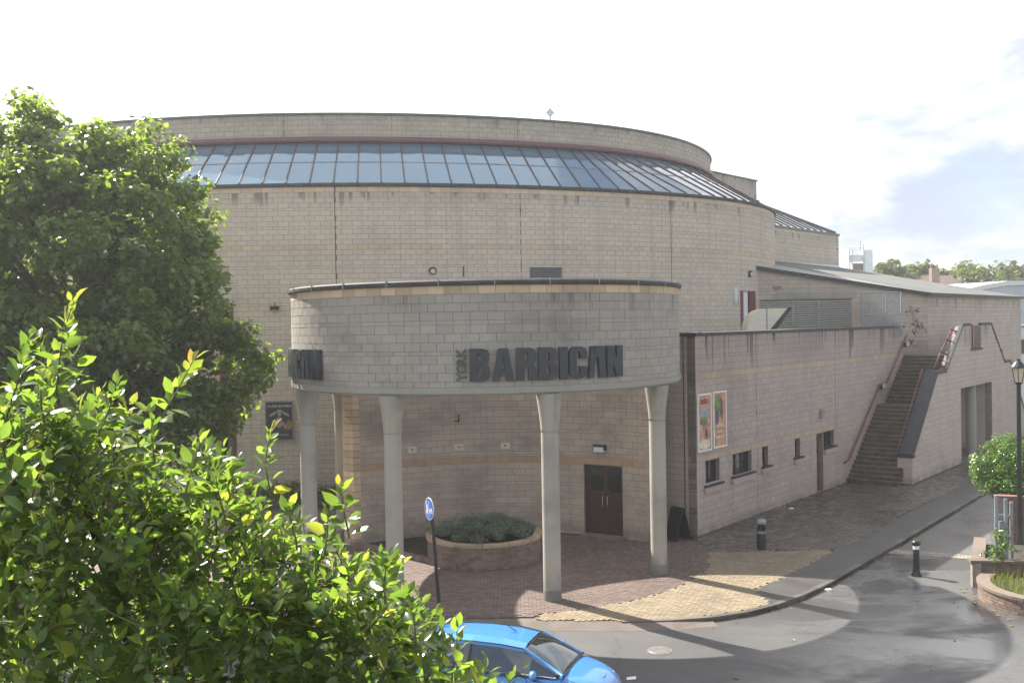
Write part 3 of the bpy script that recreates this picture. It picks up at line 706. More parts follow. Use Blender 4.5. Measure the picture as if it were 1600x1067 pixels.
# maroon slot window low on the left
m = MB(); wbox(m, hs, MW[0], MW[1], 0.0, 8.55, -0.3, -0.22); w_ = m.build('slot_window', 'glass', hall)
for (a, b) in ((MW[0], MW[0]+0.1), (MW[1]-0.14, MW[1])):
    m = MB(); wbox(m, hs, a, b, 0.0, 8.55, -0.2, 0.05); m.build('frame', 'maroon', w_)
for z in (0.9, 3.4, 6.0, 8.4):
    m = MB(); wbox(m, hs, MW[0]+0.1, MW[1]-0.14, z, z+0.12, -0.2, 0.03); m.build('rail', 'maroon', w_)
# dark entrance recess with maroon frames on the right, white blind between
m = MB(); wbox(m, hs, ul, ur_, 6.5, 8.95, -0.5, -0.42); rc_ = m.build('recess_panel', 'dark', hall)
for (f0, f1, mt) in ((0.0, 0.2, 'maroon'), (0.25, 0.58, 'white'), (0.62, 0.97, 'maroon')):
    m = MB(); wbox(m, hs, ul+(ur_-ul)*f0, ul+(ur_-ul)*f1, 6.5, 8.95, -0.4, -0.02 if mt == 'maroon' else -0.12); m.build('door_frame' if mt == 'maroon' else 'blind', mt, rc_)
def bulkhead(root, sf, u, z, r=0.16):
    m = MB(); x, y = sf.pt(u); n = sf.nrm(u)
    m.tube([(x, y, z), (x+n[0]*0.06, y+n[1]*0.06, z), (x+n[0]*0.11, y+n[1]*0.11, z)], [r, r, r*0.86], 18); b = m.build('wall_lamp', 'black', root)
    m = MB(); m.tube([(x+n[0]*0.10, y+n[1]*0.10, z-0.03), (x+n[0]*0.15, y+n[1]*0.15, z-0.03)], [r*0.66, r*0.5], 16); m.build('lamp_glass', 'lamp_glass', b); return b
bulkhead(hall, hs, hall_u(676, 423, 9.9), 9.82, 0.17)
bulkhead(hall, hs, hall_u(1171, 428, 9.9), 9.85, 0.18)
def canopy_lamp(root, sf, u, z):
    m = MB(); wbox(m, sf, u-0.17, u+0.17, z, z+0.16, 0, 0.17); b = m.build('wall_lamp', 'black', root)
    m = MB(); wbox(m, sf, u-0.13, u+0.13, z-0.03, z, 0.02, 0.15); m.build('lamp_glass', 'lamp_glass', b)
    m = MB(); x, y = sf.pt(u, 0.05); m.tube([(x, y, z+0.16), (x, y, z+0.32)], 0.02, 6); m.build('conduit', 'black', b)
canopy_lamp(hall, hs, hall_u(430, 481, 8.3), 8.22)
m = MB(); u_ = hall_u(724, 425, 10); x, y = hs.pt(u_, 0.03); m.tube([(x, y, 9.55), (x, y, 10.0)], 0.025, 6); m.build('conduit', 'black', hall)
m = MB(); u_ = hall_u(1149, 458, 8.6); x, y = hs.pt(u_, 0.0); n = hs.nrm(u_)
pv = []
for k in range(20):
    q = 2*pi*k/20; pv.append((0.16*cos(q), 8.75+0.42*sin(q)*abs(sin(q))**-0.3 if abs(sin(q)) > 1e-3 else 8.75))
tx, ty = -n[1], n[0]
m.add([(x+n[0]*o+tx*a, y+n[1]*o+ty*a, z) for o in (0.0, 0.05) for a, z in pv], [tuple(range(20, 40)), tuple(range(19, -1, -1))]+[(k, (k+1) % 20, 20+(k+1) % 20, 20+k) for k in range(20)])
m.build('oval_plaque', 'tank', hall)
# weather station on the parapet
fx, fy = min(((abs(proj(*us.pt(k*.05, -1.0), 18)[0]-860), us.pt(k*.05, -1.0)) for k in range(-200, 400)))[1]
m = MB(); m.tube([(fx, fy, 16.7), (fx, fy, 17.75)], 0.035, 8); fin = m.build('finial', 'greymetal', hall)
m = MB(); m.hexa([(fx+.22*u, fy+v, 17.82+.24*w) for v in (-.04, .04) for u, w in ((0, -1), (1, 0), (0, 1), (-1, 0))]); m.build('finial_head', 'tank', fin)
m = MB(); m.tube([(fx, fy, 18.0), (fx, fy, 18.2)], 0.03, 6); m.build('finial_tip', 'greymetal', fin)

# straight stage block to the right, same storeys
sb = thing('stage_block', 'straight block behind the round hall with a sloping glass strip and flat parapet', 'building', (20, 70, 0))
s0 = Line((13.6, 59.6), (7.1, 8.1)); sL = 15.6
block_wall(sb, s0, 0, sL, courses(13.45, 0, (13.45,), mat='drum', bmat='drum_band'), th=0.4, n_ind=120, keep=lambda px, py: px > 1212 and py < 416, seed=12)
ex, ey = s0.pt(sL); s1 = Line((ex, ey), (-s0.n[0], -s0.n[1]))
block_wall(sb, s1, 0, 14, courses(13.45, 0, (13.45,), mat='drum', bmat='drum_band'), th=0.4, n_ind=0, seed=13)
arc_strip(s0, 0, sL+0.06, [(-0.4, 13.45), (0.07, 13.45), (0.07, 13.6), (-0.4, 13.62)], 1).build('sill_coping', 'coping_green', sb)
arc_strip(s1, -0.02, 14, [(-0.4, 13.451), (0.07, 13.451), (0.07, 13.601), (-0.4, 13.621)], 1).build('sill_coping', 'coping_green', sb)
setb = 4.2; pL0 = 0.5; pL1 = sL-setb-0.4
def sp(u, off, z): x, y = s0.pt(u, off); return (x, y, z)
nb = 14
for k in range(nb):
    b0, b1 = pL0+(sL-0.3-pL0)*k/nb, pL0+(sL-0.3-pL0)*(k+1)/nb; t0, t1 = pL0+(pL1-pL0)*k/nb, pL0+(pL1-pL0)*(k+1)/nb
    # glazing runs straight up the slope; the last bays die into the hip
    t0, t1 = min(b0, pL1+(b0-pL1)*0 if b0 > pL1 else b0), min(b1, b1)
    zt0 = 1.0 if b0 <= pL1 else max(0.02, 1-(b0-pL1)/(sL-0.3-pL1)); zt1 = 1.0 if b1 <= pL1 else max(0.02, 1-(b1-pL1)/(sL-0.3-pL1))
    P = lambda u, f, o=0.0: sp(u, -0.1-f*(setb-0.1), GZ0+f*(GZ1-GZ0)+o)
    m = MB(); m.hexa([P(b0, 0, -.03), P(b1, 0, -.03), P(b1, zt1, -.03), P(b0, zt0, -.03), P(b0, 0), P(b1, 0), P(b1, zt1), P(b0, zt0)]); m.build('glass_pane', 'rooflight', sb)
    m = MB(); m.hexa([P(b0-.035, 0, -.02), P(b0+.035, 0, -.02), P(b0+.035, zt0, -.02), P(b0-.035, zt0, -.02), P(b0-.035, 0, .06), P(b0+.035, 0, .06), P(b0+.035, zt0, .06), P(b0-.035, zt0, .06)]); m.build('mullion', 'maroon_dark', sb)
m = MB(); m.tube([sp(sL-0.25, -0.1, GZ0+.05), sp(pL1, -setb, GZ1+.05)], 0.07, 6); m.build('hip_rail', 'coping_green', sb)
m = MB(); m.add([sp(sL-0.2, -0.1, GZ0), sp(pL1, -setb, GZ1), sp(pL1, -setb-9, GZ1), sp(sL-0.2, -0.1-13, GZ0)], [(0, 1, 2, 3)]); m.build('hip_slope', 'roofmetal', sb)
s2 = Line(s0.pt(0, -setb), s0.d)
block_wall(sb, s2, -2, pL1+0.2, courses(17.42, 16.0, (17.42,), mat='drum_top', bmat='drum_top'), th=0.4, n_ind=0, name='parapet_block', corename='parapet_wall', seed=14)
arc_strip(s2, -2, pL1+0.27, [(-0.45, 17.42), (0.07, 17.42), (0.08, 17.53), (-0.45, 17.55)], 1).build('parapet_coping', 'coping_green', sb)
arc_strip(s2, -2, pL1+0.2, [(-0.2, 15.87), (0.2, 15.87), (0.22, 16.05), (-0.2, 16.07)], 1).build('gutter', 'maroon_pale', sb)
s3 = Line(s2.pt(pL1+0.2), (-s0.n[0], -s0.n[1]))
block_wall(sb, s3, 0, 9, courses(17.42, 13.6, (17.42,), mat='drum_top', bmat='drum_top'), th=0.4, n_ind=0, name='parapet_block', corename='parapet_wall', seed=15)
arc_strip(s3, -0.02, 9, [(-0.45, 17.421), (0.07, 17.421), (0.08, 17.531), (-0.45, 17.551)], 1).build('parapet_coping', 'coping_green', sb)
q = [s2.pt(-2, -0.1), s2.pt(pL1, -0.1), s2.pt(pL1, -9), s2.pt(-2, -9)]
MB().prism(q, 16.9, 17.1).build('flat_roof', 'flatroof', sb)
q = [s0.pt(0, -0.3), s0.pt(sL-0.3, -0.3), s0.pt(sL-0.3, -13.5), s0.pt(0, -13.5)]
MB().prism(q, 13.3, 13.42).build('lower_roof', 'flatroof', sb)

# ================================================================== ENTRANCE CANOPY
can = thing('entrance_canopy', 'round open canopy of blockwork on concrete columns before the hall', 'building', (CR[0], CR[1], 0))
rs = Arc(CR[0], CR[1], RR); DR = RR*pi/180; UA, UB = -118*DR, 108*DR
block_wall(can, rs, UA, UB, courses(8.47, 5.78, (8.47,), ch=0.2305, mat='ring', bmat='ring_band'), th=0.36, n_ind=300, bl=0.455, gap=0.012, rec=0.01, seed=21)
arc_strip(rs, UA, UB, [(-0.42, 8.47), (0.06, 8.47), (0.08, 8.5), (0.08, 8.58), (0.02, 8.62), (-0.42, 8.62)], 90).build('coping', 'coping', can)
for k in range(-6, 7):
    u = k*1.47+0.4; m = MB(); x, y = rs.pt(u, 0.03); m.tube([(x, y, 8.45), (x, y, 8.64)], 0.012, 5); wbox(m, rs, u-.012, u+.012, 8.46, 8.63, 0.06, 0.09); m.build('coping_joint', 'greymetal', can)
arc_strip(rs, UA, UB, [(-0.36, 5.56), (-0.03, 5.56), (0.035, 5.62), (0.035, 5.78), (-0.36, 5.78)], 90).build('ring_beam', 'concrete', can)
for j, a in enumerate((-117, -65.5, -24.6, 17.8, 59.3)):
    x, y = CR[0]+5.9*sin(radians(a)), CR[1]-5.9*cos(radians(a))
    c = MB().lathe([(0.24, 0.28), (0.24, 4.5)], (x, y, 0), 28).build('column', 'column', can)
    MB().lathe([(0.235, 4.5), (0.235, 4.515), (0.243, 4.52), (0.246, 4.6), (0.262, 4.8), (0.29, 5.05), (0.325, 5.3), (0.36, 5.56)], (x, y, 0), 28).build('capital', 'column', c)
    MB().lathe([(0.25, -0.03), (0.25, 0.25), (0.242, 0.28)], (x, y, 0), 28).build('base', 'concrete_dirty', c)

# rear wall of the porch (concave) and the block behind it
por = thing('porch_block', 'blockwork entrance block with a curved wall behind the canopy columns', 'building', (-0.6, 35, 0))
PC = (-0.6, 27.9); PR = 7.1; ps_ = Arc(PC[0], PC[1], PR, True)
def por_u(px, z):
    return min(((abs(proj(*ps_.pt(k*0.01), z)[0]-px), k*0.01) for k in range(-560, 560)))[1]
ua, ub = -PR*math.asin((5.25-0.6)/PR), PR*math.asin((4.45+0.6)/PR)
d0, d1 = por_u(913, 1), por_u(973, 1); DZ = 2.47
def pkeep(px, py): return 620 < py < 840 and 550 < px < 1010
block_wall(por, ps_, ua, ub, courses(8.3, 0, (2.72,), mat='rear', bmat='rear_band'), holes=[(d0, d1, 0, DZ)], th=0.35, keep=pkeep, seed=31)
arc_strip(ps_, ua, ub, [(-0.4, 8.3), (0.06, 8.3), (0.06, 8.42), (-0.4, 8.42)], 40).build('coping', 'coping', por)
# quoins at both ends of the curved wall
for (u, w_, nm) in ((ua, -0.28, 1), (ub, 0.35, 1)):
    for k in range(36):
        m = MB(); A = ps_.pt(u, 0.02); B = ps_.pt(u+w_, 0.02); C = ps_.pt(u+w_, -0.6); D = ps_.pt(u, -0.6); z = k*0.2305
        q = [A, B, C, D] if w_ > 0 else [B, A, D, C]
        m.hexa([(*p, z+0.008) for p in q]+[(*p, z+0.2225) for p in q]); m.build('quoin', 'ring_band' if w_ < 0 else 'rear', por)  # left quoins in warmer buff: the yellow light on that end put into colour
# body behind, up to the hall
pa, pb_ = ps_.pt(ua, -0.33), ps_.pt(ub, -0.33)
front = [ps_.pt(ua+(ub-ua)*k/16, -0.6) for k in range(17)]
MB().prism(front+[(4.9, 44.2), (-5.0, 43.0)], 7.6, 7.9).build('flat_roof', 'flatroof', por)
sl_ = Line((-5.35, 42.2), (0.0, -8.6)); 
m = MB(); m.prism([(-5.35, 33.7), (-5.05, 33.7), (-5.05, 42.2), (-5.35, 42.2)], 0, 8.3); m.build('side_wall', 'rear', por)
m = MB(); m.prism([(4.7, 34.0), (5.0, 34.0), (5.0, 44.6), (4.7, 44.6)], 0, 8.3); m.build('side_wall', 'rear', por)
# double door
m = MB(); wbox(m, ps_, d0, d1, 0, DZ, -0.36, -0.30); df = m.build('door_lining', 'dark', por)
fm = MB(); wbox(fm, ps_, d0, d0+0.07, 0, DZ, -0.28, -0.1); wbox(fm, ps_, d1-0.07, d1, 0, DZ, -0.28, -0.1); wbox(fm, ps_, d0+.07, d1-.07, DZ-0.08, DZ, -0.28, -0.1); fm.build('door_frame', 'maroon_dark', por)
dm = (d0+d1)/2
for (a, b, hx) in ((d0+.07, dm-0.004, dm-0.09), (dm+0.004, d1-.07, dm+0.09)):
    m = MB(); wbox(m, ps_, a, b, 0.02, 1.52, -0.24, -0.18); wbox(m, ps_, a, a+.09, 1.52, DZ-.08, -0.24, -0.18); wbox(m, ps_, b-.09, b, 1.52, DZ-.08, -0.24, -0.18); wbox(m, ps_, a+.09, b-.09, 2.3, DZ-.08, -0.24, -0.18)
    dl = m.build('door', 'maroon_dark', por)
    m = MB(); wbox(m, ps_, a+.09, b-.09, 1.52, 2.3, -0.225, -0.21); m.build('door_glass', 'glass', dl)
    m = MB(); x0, y0 = ps_.pt(hx, -0.18); x1, y1 = ps_.pt(hx, -0.10); m.tube([(x0, y0, 0.98), (x1, y1, 0.98), (x1, y1, 1.38), (x0, y0, 1.38)], 0.014, 7); m.build('handle', 'steel', dl)
m = MB(); wbox(m, ps_, d0-0.05, d1+0.1, -0.03, 0.05, -0.2, 0.25); m.build('door_step', 'concrete_dirty', por)
ul_ = por_u(939, 3); m = MB(); wbox(m, ps_, ul_-0.22, ul_+0.22, 3.02, 3.2, 0, 0.2); lb = m.build('wall_lamp', 'black', por)
m = MB(); wbox(m, ps_, ul_-0.19, ul_+0.19, 2.96, 3.13, 0.05, 0.22); m.build('lamp_glass', plain('pale lamp cover', (0.55, 0.56, 0.58), 0.3), lb)
for px in (644, 717, 790):
    u = por_u(px, 3); m = MB(); wbox(m, ps_, u-0.17, u+0.17, 2.98, 3.2, -0.02, 0.012); tl = m.build('vent_tile', 'vent_tile', por)
    m = MB(); wbox(m, ps_, u-0.035, u+0.035, 3.07, 3.12, 0.012, 0.018); m.build('vent_hole', 'black', tl)
u = por_u(716, 4); m = MB(); x, y = ps_.pt(u, 0.0); n = ps_.nrm(u); m.tube([(x, y, 4.02), (x+n[0]*.16, y+n[1]*.16, 4.02), (x+n[0]*.16, y+n[1]*.16, 4.26)], 0.035, 7); m.tube([(x-.2, y-.02, 4.02), (x+.02, y-.02, 4.02)], .018, 5); m.build('bracket', 'black', por)

# ------------------------------------------------ lettering
H = 0.85
GLY = {'B': (0.62, [[(0, 0), (.42, 0), (.56, .05), (.62, .16), (.62, .38), (.57, .48), (.50, .515), (.57, .56), (.605, .66), (.605, .85), (.55, .95), (.41, 1), (0, 1)],
                    [(.25, .16), (.34, .16), (.37, .21), (.37, .37), (.34, .42), (.25, .42)], [(.25, .60), (.33, .60), (.36, .64), (.36, .79), (.33, .84), (.25, .84)]]),
       'A': (0.68, [[(0, 0), (.235, 0), (.26, .19), (.42, .19), (.445, 0), (.68, 0), (.49, 1), (.19, 1)], [(.285, .36), (.395, .36), (.34, .78)]]),
       'R': (0.63, [[(0, 0), (.25, 0), (.25, .42), (.31, .42), (.37, .37), (.38, 0), (.63, 0), (.615, .36), (.57, .46), (.51, .505), (.58, .56), (.615, .66), (.615, .85), (.56, .95), (.42, 1), (0, 1)],
                    [(.25, .59), (.33, .59), (.365, .64), (.365, .79), (.33, .84), (.25, .84)]]),
       'I': (0.27, [[(0, 0), (.27, 0), (.27, 1), (0, 1)]]),
       'C': (0.60, [[(.6, .38), (.365, .38), (.365, .2), (.34, .15), (.27, .15), (.245, .2), (.245, .8), (.27, .85), (.34, .85), (.365, .8), (.365, .62), (.6, .62), (.6, .83), (.54, .94), (.42, 1), (.18, 1), (.06, .94), (0, .83), (0, .17), (.06, .06), (.18, 0), (.42, 0), (.54, .06), (.6, .17)]]),
       'L': (0.66, [[(0, 0), (.19, 0), (.265, .60), (.32, .68), (.375, .60), (.42, 0), (.66, 0), (.60, 1), (.24, 1), (.215, .74), (.19, 1), (.11, 1)]]),
       'N': (0.63, [[(0, 0), (.235, 0), (.235, .46), (.385, 0), (.63, 0), (.63, 1), (.395, 1), (.395, .54), (.245, 1), (0, 1)]])}
def sign(name, label, a_end_u, zb):
    word = 'BARBICLN'; g = 0.052; tot = sum(GLY[c][0] for c in word)*H+g*7; u = a_end_u-tot
    x, y = rs.pt(u+tot/2, 0.05); t = thing(name, label, 'sign', (x, y, zb), 'raised letter signs round the canopy')
    us_ = u
    for c in word:
        w, outs = GLY[c]; me = poly_mesh([[(px*H, py*H) for px, py in o] for o in outs], 0.05)
        def fn(a, b, d, u=u): q = rs.pt(u+a, 0.075+d); return (*q, zb+b)
        place_flat(me, fn, 'letter', 'letter', t); u += w*H+g
    k = us_-0.10
    off = 0.0
    for c, adv in (('Y', 0.205), ('O', 0.235), ('R', 0.205), ('K', 0.19)):
        me = text_mesh(c, 0.355, 0.006, 0.035)
        xs = [v.co.x for v in me.vertices]; x0 = min(xs)
        def fn(a, b, d, off=off, x0=x0): q = rs.pt(k-b, 0.05+d); return (*q, zb+0.0+off+(a-x0)*0.92)
        place_flat(me, fn, 'york', 'small_letter', t); off += adv
    return t
aend = None
for kk in range(200, 500):
    x, y = rs.pt(kk*0.01, 0.1)
    if proj(x, y, 6.3)[0] >= 972: aend = kk*0.01; break
sign('canopy_sign', 'dark raised letters reading YORK BARBICAN across the canopy front', aend, 5.95)
bend = None
for kk in range(-700, -200):
    x, y = rs.pt(kk*0.01, 0.1)
    if kk > -640 and proj(x, y, 6.3)[0] >= 500: bend = kk*0.01; break
sign('canopy_sign', 'dark raised letters wrapping round the left end of the canopy', bend, 5.95)

# ================================================================== LOW WING
wing = thing('low_wing', 'long low blockwork wing with small windows and a flat roof right of the canopy', 'building', (10, 38, 0))
wl = Line(A0, DIR); WT = 22.1
def wq(px, py): return onl(px, py, A0, wl.d)
def wrect(x0, x1, yt, yb):
    xm = (x0+x1)/2; a = wq(x0, yt)[0]; b = wq(x1, yt)[0]; zt = wq(xm, yt)[1]; zb = wq(xm, yb)[1]; return a, b, zb, zt
WIN = [wrect(1102, 1124, 712, 757), wrect(1144, 1174, 701, 742), wrect(1191, 1200, 693, 729), wrect(1242, 1250, 681, 715), wrect(1286.5, 1303, 670, 699)]
ZT = 2.52
WIN = [(a, b, zb, ZT) for a, b, zb, zt in WIN]
da, db = wq(1276, 700)[0], wq(1286, 700)[0]
holes = WIN+[(da, db, 0.02, ZT)]
WJ = [wq(1182, 600)[0], wq(1305, 600)[0], wq(1257, 600)[0]]
block_wall(wing, wl, 0, WT, courses(6.92, 0, (5.62, 2.76), mat='wing', bmat='wing_band'), holes=holes, th=0.32, keep=lambda px, py: py > 500, joints=WJ[:2], seed=41)
el = Line((A0[0]-0.773*3.2, A0[1]+0.634*3.2), (0.773, -0.634))
block_wall(wing, el, 0, 3.2-0.33, courses(6.92, 0, (5.62, 2.76), mat='wing', bmat='wing_band'), th=0.32, n_ind=120, keep=lambda px, py: 1040 < px < 1090, seed=42)
for j in WJ[:2]:
    m = MB(); wbox(m, wl, j-.012, j+.012, 0, 6.9, -.05, -.004); m.build('movement_joint', 'mortar_dark', wing)
# corner pilaster strip closing the end wall
m = MB()
for k, (z0, z1, mt) in enumerate(courses(6.92, 0, (), mat='wing', bmat='wing_band')):
    q = [el.pt(3.2-0.325, 0.0), el.pt(3.2, 0.0), el.pt(3.2, -0.29), el.pt(3.2-0.325, -0.29)]
    MB().hexa([(*p, z0+.006) for p in q]+[(*p, z1-.006) for p in q]).build('corner_block', 'wing', wing)
m = MB(); wbox(m, el, 3.2-0.48, 3.2-0.45, 0, 6.9, -0.002, 0.02); m.build('downpipe', 'mortar_dark', wing)
arc_strip(wl, -0.06, WT+0.05, [(-0.36, 6.92), (0.06, 6.92), (0.06, 7.02), (-0.36, 7.05)], 1).build('coping', 'coping', wing)
arc_strip(el, 0, 3.26, [(-0.36, 6.921), (0.06, 6.921), (0.06, 7.021), (-0.36, 7.051)], 1).build('coping', 'coping', wing)
q = [wl.pt(0.2, -0.3), wl.pt(WT, -0.3), (14.0, 54.9), (5.0, 46), (4.9, 36.2)]
MB().prism(q, 6.3, 6.45).build('flat_roof', 'flatroof', wing)
m = MB(); e = wl.pt(WT, -0.02); f = wl.pt(WT, -3.2); g_ = wl.pt(WT-0.3, -3.2); h_ = wl.pt(WT-0.3, -0.33)
MB().prism([wl.pt(WT-0.3, -0.33), wl.pt(WT, -0.33), f, g_], 0, 6.9).build('end_wall', 'wing', wing)
for i, (a, b, z0, z1) in enumerate(WIN):
    m = MB(); fw = 0.06
    for (p, q, r, s_) in ((a, a+fw, z0, z1), (b-fw, b, z0, z1), (a+fw, b-fw, z1-fw, z1), (a+fw, b-fw, z0, z0+fw)): wbox(m, wl, p, q, r, s_, -0.24, -0.16)
    if b-a > 0.8:
        c = (a+b)/2 if i != 1 else a+(b-a)*0.36; wbox(m, wl, c-.03, c+.03, z0+fw, z1-fw, -0.24, -0.16)
        if i == 1: c = a+(b-a)*0.68; wbox(m, wl, c-.03, c+.03, z0+fw, z1-fw, -0.24, -0.16)
    w_ = m.build('window', 'maroon_dark', wing)
    m = MB(); wbox(m, wl, a+.01, b-.01, z0+.01, z1-.01, -0.215, -0.195); m.build('pane', 'glass', w_)
    m = MB(); wbox(m, wl, a, b, z0, z1, -0.31, -0.27); m.build('backing', 'dark', w_)
    e0, e1 = (0.12, 0.14) if i < 4 else (0.0, 0.12)
    m = MB(); wbox(m, wl, a-e0, b+e1, z0-0.22, z0-0.02, 0.0, 0.10); s_ = m.build('sill', 'wing', w_)
    m = MB(); wbox(m, wl, a-e0-.02, b+e1+.02, z0-0.02, z0+0.04, -0.14, 0.13); m.build('sill_slab', 'slate', w_)
m = MB(); wbox(m, wl, da, db, 0.02, ZT, -0.3, -0.22); dr = m.build('door', plain('red door', (0.22, 0.03, 0.035), 0.4, var=0.1), wing)
m = MB(); wbox(m, wl, da, da+.05, 0.02, ZT, -0.22, -0.05); wbox(m, wl, da+.05, db, ZT-.05, ZT, -0.22, -0.05); m.build('door_frame', 'maroon', dr)
m = MB(); wbox(m, wl, da+.12, db-.1, 1.6, 2.35, -0.218, -0.205); m.build('door_glass', 'glass', dr)
ab, az = wq(1282, 647)
m = MB(); wbox(m, wl, ab-.17, ab+.17, az-.16, az+.1, 0, .14); x, y = wl.pt(ab, .07); m.lathe([(0.17, 0.1), (0.12, 0.2), (.02, .24)], (x, y, az), 12); m.build('alarm_box', 'copestone', wing)

# ================================================================== STAIR + GABLE WALL
stair = thing('stair_block', 'outdoor stair rising between the low wing and a stepped gable wall', 'stairs', (*TW(15, 1.2), 0))
T1a, T1b, ZL, T2a, T2b, ZU = 13.9, 18.15, 3.24, 19.25, 22.25, 5.5
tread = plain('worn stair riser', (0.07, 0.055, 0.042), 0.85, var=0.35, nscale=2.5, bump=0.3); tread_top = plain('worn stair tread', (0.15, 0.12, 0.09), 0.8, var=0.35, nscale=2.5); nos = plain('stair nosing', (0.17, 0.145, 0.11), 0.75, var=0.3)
def flight(ta, tb, za, zb, n):
    for k in range(n):
        t0 = ta+(tb-ta)*k/n; t1 = tb+0.05; z1 = za+(zb-za)*(k+1)/n; z0 = za+(zb-za)*k/n
        t1 = ta+(tb-ta)*(k+1)/n+0.02
        q = [TW(t0, 0.02), TW(t0, 2.24), TW(t1, 2.24), TW(t1, 0.02)]
        q = [q[0], q[3], q[2], q[1]][::-1]
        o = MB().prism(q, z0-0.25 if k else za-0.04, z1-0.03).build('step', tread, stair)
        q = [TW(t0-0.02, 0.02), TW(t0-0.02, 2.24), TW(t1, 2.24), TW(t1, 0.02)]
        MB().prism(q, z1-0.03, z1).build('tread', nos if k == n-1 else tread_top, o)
flight(T1a, T1b, 0, ZL, 18); flight(T2a, T2b, ZL, ZU, 13)
MB().prism([TW(T1b-.02, .02), TW(T1b-.02, 2.24), TW(T2a+.02, 2.24), TW(T2a+.02, .02)], ZL-0.3, ZL-0.002).build('landing', tread, stair)
MB().prism([TW(T2b-.02, .02), TW(T2b-.02, 2.24), TW(33, 2.24), TW(33, .5), TW(24.8, .5), TW(24.8, -6), TW(T2b, -6), TW(T2b, 0)], ZU-0.3, ZU-0.003).build('terrace', nos, stair)
gl = Line(TW(14.8, 2.6), DIR); GTH = 0.35
PROF = [(0, 1.22), (0.25, 1.22), (4.0, 4.72), (5.4, 4.72), (8.4, 6.95), (14.1, 6.95), (17.1, 4.72), (18.5, 4.72), (22.3, 1.22), (22.6, 1.22)]
PX, PZ = [p[0] for p in PROF], [p[1] for p in PROF]
gtop = lambda u: float(np.interp(u, PX, PZ))
O0, O1, OZ = 7.95, 14.1, 3.78
n0, n1 = 9.9, 11.9
block_wall(stair, gl, 0, 22.6, courses(6.95, 0, (), mat='gable', bmat='wing_band'), holes=[(O0, O1, 0, OZ), (n0, n1, 5.75, 7.2)], th=GTH, n_ind=300, keep=lambda px, py: py > 500, top=gtop, seed=51, corename='gable_wall')
# coping in sloping lengths
for (a, za), (b, zb) in zip(PROF, PROF[1:]):
    segs = [(a, b)] if not (a < n0 < b) else [(a, n0), (n1, b)]
    for p, q in segs:
        zp, zq = np.interp(p, PX, PZ), np.interp(q, PX, PZ); w0, w1 = (0.03, -GTH-0.06)
        w1 = -0.62 if q <= 4.2 else (-0.13 if q > 5.5 else -GTH-.02)
        P = [(*gl.pt(p, w0), zp+.002), (*gl.pt(q, w0), zq+.002), (*gl.pt(q, w1), zq+.002), (*gl.pt(p, w1), zp+.002)]
        MB().hexa(P+[(x, y, z+0.14) for x, y, z in P]).build('coping_slab', 'slate', stair)
# pier at the foot of the gable wall
m = MB()
for k in range(5):
    q = [TW(14.78, 1.99), TW(14.78, 2.64), TW(15.15, 2.64), TW(15.15, 1.99)][::-1]
    MB().prism(q[::-1], k*0.235+.006, (k+1)*0.235-.006).build('pier_block', 'gable', stair)
m = MB(); m.prism([TW(14.74, 1.95), TW(14.74, 2.68), TW(15.1, 2.68), TW(15.1, 1.95)], 1.18, 1.30); m.build('pier_cap', 'slate', stair)
# recess behind the openings
rec = [gl.pt(O0, -GTH), gl.pt(O1, -GTH), gl.pt(O1, -2.1), gl.pt(O0, -2.1)]
m = MB(); m.hexa([(*gl.pt(O0-.3, -2.1), 0), (*gl.pt(O1+.3, -2.1), 0), (*gl.pt(O1+.3, -2.25), 0), (*gl.pt(O0-.3, -2.25), 0), (*gl.pt(O0-.3, -2.1), 4.6), (*gl.pt(O1+.3, -2.1), 4.6), (*gl.pt(O1+.3, -2.25), 4.6), (*gl.pt(O0-.3, -2.25), 4.6)]); m.build('recess_wall', 'gable', stair)
for u in (O0-.15, O1+.02):
    m = MB(); m.hexa([(*gl.pt(u, -GTH), 0), (*gl.pt(u+.13, -GTH), 0), (*gl.pt(u+.13, -2.1), 0), (*gl.pt(u, -2.1), 0), (*gl.pt(u, -GTH), 4.6), (*gl.pt(u+.13, -GTH), 4.6), (*gl.pt(u+.13, -2.1), 4.6), (*gl.pt(u, -2.1), 4.6)]); m.build('recess_side', 'gable', stair)
m = MB(); m.prism([gl.pt(O0-.15, -GTH), gl.pt(O1+.15, -GTH), gl.pt(O1+.15, -2.1), gl.pt(O0-.15, -2.1)], 4.2, 4.4); m.build('recess_ceiling', 'concrete_dirty', stair)
cu = onl(1517, 650, gl.pt(0, -0.5), gl.d)[0]; x, y = gl.pt(cu, -0.5); MB().lathe([(0.27, 0), (0.27, 4.25)], (x, y, 0), 20).build('column', 'concrete', stair)
m = MB(); m.hexa([(*gl.pt(O0+.2, -2.08), 0), (*gl.pt(O0+1.3, -2.08), 0), (*gl.pt(O0+1.3, -2.1), 0), (*gl.pt(O0+.2, -2.1), 0), (*gl.pt(O0+.2, -2.08), 2.6), (*gl.pt(O0+1.3, -2.08), 2.6), (*gl.pt(O0+1.3, -2.1), 2.6), (*gl.pt(O0+.2, -2.1), 2.6)]); m.build('dark_door', 'dark', stair)
# maroon posts in the parapet notch
for u in (n0+.08, n0+.42, n0+.8):
    m = MB(); wbox(m, gl, u, u+.16, 5.75, 7.0, -.22, -.1); m.build('notch_post', 'maroon', stair)
m = MB(); wbox(m, gl, n0-.1, n1+.1, 5.66, 5.75, -.36, .08); m.build('notch_sill', 'slate', stair)
